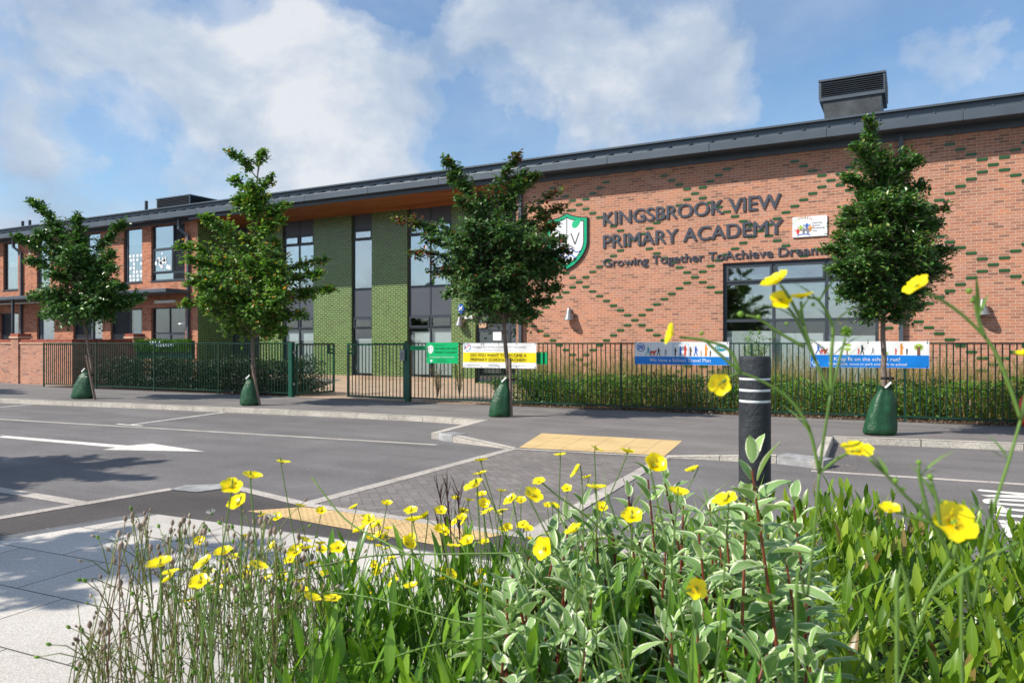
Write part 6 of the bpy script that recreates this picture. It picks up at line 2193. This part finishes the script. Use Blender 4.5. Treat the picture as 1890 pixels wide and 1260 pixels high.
HEADS = """1208 857 42 2;1252 908 36 1;1338 920 42 0;1166 952 38 1;1058 978 34 1;1100 897 36 2;1033 838 22 0;1062 868 28 2;1102 827 24 0;1158 832 28 1;1277 866 26 1;985 912 34 2;941 921 26 0;961 923 20 1;918 945 17 0;
522 851 26 0;466 878 34 1;427 896 36 2;438 927 36 1;888 848 24 0;886 872 26 0;873 894 36 0;889 912 20 1;866 922 18 1;893 930 22 2;899 943 24 0;855 942 19 0;813 942 22 1;758 941 24 0;763 958 32 1;783 953 24 2;838 963 16 2;1023 933 20 1;
680 958 24 0;693 968 22 1;663 977 26 1;752 1003 30 2;837 1006 26 0;862 998 26 1;861 988 20 0;893 1000 20 1;698 1007 16 1;623 1009 26 0;563 995 22 0;591 1002 22 1;568 1009 32 0;543 1018 26 1;546 1038 18 1;573 1040 24 0;640 1037 22 1;412 1018 32 1;432 1027 24 0;477 1042 32 0;520 1056 20 1;937 973 18 2;652 1015 15 1;695 1055 18 1;
293 1040 44 1;313 1055 30 0;310 1067 28 1;374 1037 36 0;367 998 22 1;368 1072 34 0;526 1070 22 1;550 1070 22 0;557 1086 26 0;576 1103 30 1;494 1066 20 1;613 1103 30 0;758 1081 26 1;680 1090 20 2;825 1061 18 2;697 1053 18 1;1083 880 18 1;1046 900 18 0;925 905 18 1;1110 935 22 1;1190 905 18 0;716 975 16 1;600 1055 18 0;455 1060 20 1"""
heads = [tuple(float(v) for v in h.split()) for h in HEADS.replace("\n", "").split(";") if h.strip()]
random.seed(77)
for _ in range(80):
    x = U(330, 1080); y = U(915, 1100) if x > 480 else U(985, 1110)
    heads.append((x, y, U(15, 22), random.choice((0, 1, 1, 2))))
pts3 = []
for x, y, w, k in heads:
    d_ = min(1.95, max(.75, 32.5 / w)) * U(.95, 1.05)
    pts3.append((dp(x, y, d_), .98 * w / FPX * d_, int(k), x, y, d_))
random.seed(33)
left = list(range(len(pts3))); plants = []
while left:
    i = left.pop(0); grp = [i]
    for j in sorted(left, key=lambda q_: (pts3[q_][0] - pts3[i][0]).length):
        if len(grp) < 4 and (pts3[j][0] - pts3[i][0]).length < .30: grp.append(j)
    left = [q_ for q_ in left if q_ not in grp]; plants.append(grp)
for grp in plants:
    c = sum((pts3[i][0] for i in grp), Vector((0, 0, 0))) / len(grp)
    base = Vector((c.x + U(-.08, .14), c.y + U(-.12, .08), ZN + .26))
    t = thing("buttercup", "short yellow buttercup on thin green stalks, lower than the tall branched ones at the right", "buttercup", base, "yellow buttercups in the front bed")
    fork = base.lerp(c, .6) + Vector((U(-.03, .03), U(-.03, .03), 0))
    mb = MB(); mb.tube(smooth_path([base, base.lerp(fork, .5) + Vector((U(-.03, .03), U(-.03, .03), 0)), fork]), .0016, .0013, 6)
    for i in grp:
        p, size, k, x, y, d_ = pts3[i]
        dirn = face_dir(None if k < 2 else (U(-.9, .6), U(-.6, .2), .6))
        f2 = fork + Vector((U(-.01, .01), U(-.01, .01), U(0, .04)))
        m_ = f2.lerp(p, .55) + Vector((U(-.025, .025), U(-.025, .025), -.01))
        mb.tube(smooth_path([fork, f2, m_, p - dirn * size * .5, p - dirn * size * .12]), .0012, .0009, 5)
        put(t, FLOWERS[[0, 1, 2, 3, 4][(k * 2 + (i % 2)) % 5]], "flower", p - dirn * size * .15, dirn, size * 1.12)
        for _b in range(random.choice((0, 1, 1, 2))):
            q_ = m_ + Vector((U(-.06, .06), U(-.06, .06), U(.03, .1)))
            mb.tube(smooth_path([m_ - Vector((0, 0, .02)), m_.lerp(q_, .5) + Vector((0, 0, .01)), q_]), .0009, .0007, 5)
            put(t, BUDS[int(R() < .5)], "bud", q_, (U(-.3, .3), U(-.3, .3), 1), U(.006, .011))
    for _ in range(5):
        p = base.lerp(fork, U(.3, 1)); mb.leaf(p, (U(-1, 1), U(-1, 1), U(.2, 1)), (0, 0, 1), U(.03, .07), .004, .4, .1, 4, .3)
    mb.build("stem", M["stem"], t, smooth=True)

# long stray stalks sprawling across the bed
t = thing("trailing_stalk", "long pale green stalks sprawling low across the leaves at the centre of the bed", "stalk", dp(1000, 1200, 1.0))
mb = MB()
for pts, d_ in ((((1180, 1262), (1040, 1165), (840, 1070), (730, 1010), (640, 960), (575, 880)), .95), (((1130, 1255), (960, 1165), (840, 1145), (700, 1105), (590, 1090)), 1.05), (((960, 1020), (820, 1022), (690, 1025), (560, 1050), (470, 1062)), 1.25), (((930, 1172), (800, 1190), (690, 1222), (600, 1230)), 1.0), (((1110, 1262), (1060, 1150), (1000, 1080), (950, 1020)), 1.0), (((1420, 1262), (1390, 1180), (1310, 1100), (1220, 1040), (1130, 1000)), .9)):
    mb.tube(smooth_path([dp(x, y, d_ + .05 * i) for i, (x, y) in enumerate(pts)]), .0018, .0012, 6)
mb.build("stem", M["stem"], t, smooth=True)


# ------------------------------------------------------------------ seeding weeds at the left of the bed
def seed_weed(tops, lab, d_, dry):
    b = dp(sum(x for x, y in tops) / len(tops) + U(-30, 30), 1262, d_)
    base = Vector((b.x, b.y, ZN + .26))
    t = thing("seeding_weed", lab, "weed", base, "seeding weeds at the left end of the bed")
    st, sd, bd, fl = MB(), MB(), MB(), MB()
    for (x, y) in tops:
        dd = d_ + U(-.12, .12); tip = dp(x, y, dd)
        bb = base + Vector((U(-.1, .1), U(-.1, .1), 0))
        m1 = bb.lerp(tip, .4) + Vector((U(-.05, .05), U(-.05, .05), 0)); m2 = bb.lerp(tip, .75) + Vector((U(-.045, .045), U(-.045, .045), 0))
        path = smooth_path([bb, m1, m2, tip], 4)
        st.tube(path, .0018, .0009, 5)
        for k in range(random.randint(5, 9)):
            i = random.randint(len(path) // 4, len(path) - 2); p = path[i]
            q_ = p + Vector((U(-.06, .06), U(-.06, .06), U(.02, .09))); st.tube([p, p.lerp(q_, .6) + Vector((0, 0, .008)), q_], .0009, .0006, 4)
            (head_ := sd if R() < .5 else bd)
            s_ = U(.0016, .0031); ax = (q_ - p).normalized()
            head_.lathe(q_, [(s_ * .5, -s_), (s_, 0), (s_ * .9, s_ * 1.2), (s_ * .3, s_ * 2.2)], 6, ax)
            if R() < .05:
                for _ in range(14): fl.tube([q_, q_ + Vector((U(-1, 1), U(-1, 1), U(.2, 1))).normalized() * .012], .0008, .0004, 3)
        for k in range(4):
            p = path[random.randint(1, len(path) // 2)]
            st.leaf(p, (U(-1, 1), U(-1, 1), U(.0, .8)), (0, 0, 1), U(.03, .07), U(.006, .014), .5, .15, 4, .4)
        s_ = .0035; sd.lathe(tip, [(s_ * .4, -s_), (s_, 0), (s_ * .9, s_ * 1.2), (s_ * .3, s_ * 2.2)], 6, (0, 0, 1))
    st.build("stem", M["stem_dry"], t, smooth=True); sd.build("seed_head", M["seed"], t, smooth=True)
    if bd.v: bd.build("bud", M["bud"], t, smooth=True)
    if fl.v: fl.build("seed_fluff", M["fluff"], t)


random.seed(8)
for i in range(24):
    cx_ = 170 + i * 19 + U(-14, 14)
    ytop = (1120 if cx_ < 200 else 1060 if cx_ < 240 else 940) + (0 if cx_ < 470 else (cx_ - 470) * .45)
    tops = [(cx_ + U(-32, 32), ytop + abs(random.gauss(0, 1)) * 75 + U(0, 25)) for _ in range(7)]
    seed_weed([q_ for q_ in tops if q_[1] < 1250] or [(cx_, 1200)], "thin brown and green seeding weed with small buds at the left of the bed", U(1.15, 1.55), i < 12)

# purple brown willowherb spikes behind the flowers
t = thing("dark_seed_spike", "dark purple seed spikes standing before the paved crossing", "weed", dp(830, 1060, 1.7))
mb = MB()
for (x, y, x2, y2) in ((823, 890, 838, 1050), (846, 905, 850, 1050), (808, 900, 834, 1020), (1160, 905, 1168, 1010), (806, 958, 830, 1060)):
    a, b = dp(x2, y2, 1.7), dp(x, y, 1.7)
    mb.tube([a, a.lerp(b, .5), b], .0022, .0012, 5)
    for k in range(16):
        p = a.lerp(b, .45 + .55 * k / 16); d = Vector((U(-.5, .5), U(-.5, .5), 1)); mb.tube([p, p + d.normalized() * U(.02, .05)], .0013, .0006, 4)
M["spike"] = leaf_mat("purple brown spike", [(0, (0.07, 0.03, 0.035)), (1, (0.13, 0.06, 0.05))], .05, .7)
mb.build("stem", M["spike"], t)

# leaf litter in the gutter by the right kerb, and scraps on the carriageway
mb = MB()
for _ in range(170):
    s = abs(random.gauss(0, .16)); p = r_out.lerp(KR[0], U(0, 1)) + Vector((U(.02, .1) + s, U(-.05, .02) - s * .3, 0))
    mb.quick_leaf((p.x, p.y, ZR + .008), (U(-1, 1), U(-1, 1), .1), (U(-.4, .4), 0, 1), U(.02, .045), U(.01, .02))
for _ in range(120):
    a = KL[1].lerp(KL[-1], R()); p = a + Vector((0, -U(.02, .12), 0)); mb.quick_leaf((p.x, p.y, ZR + .008), (U(-1, 1), U(-1, 1), .1), (U(-.4, .4), 0, 1), U(.012, .03), U(.008, .014))
for _ in range(60):
    p = cd(U(-4, 4), U(5, 11), 0); mb.quick_leaf((p.x, p.y, ZR + .012), (U(-1, 1), U(-1, 1), .1), (U(-.4, .4), 0, 1), U(.015, .03), U(.008, .016))
tag(mb.build("leaf_litter", M["seed"]), kind="stuff")
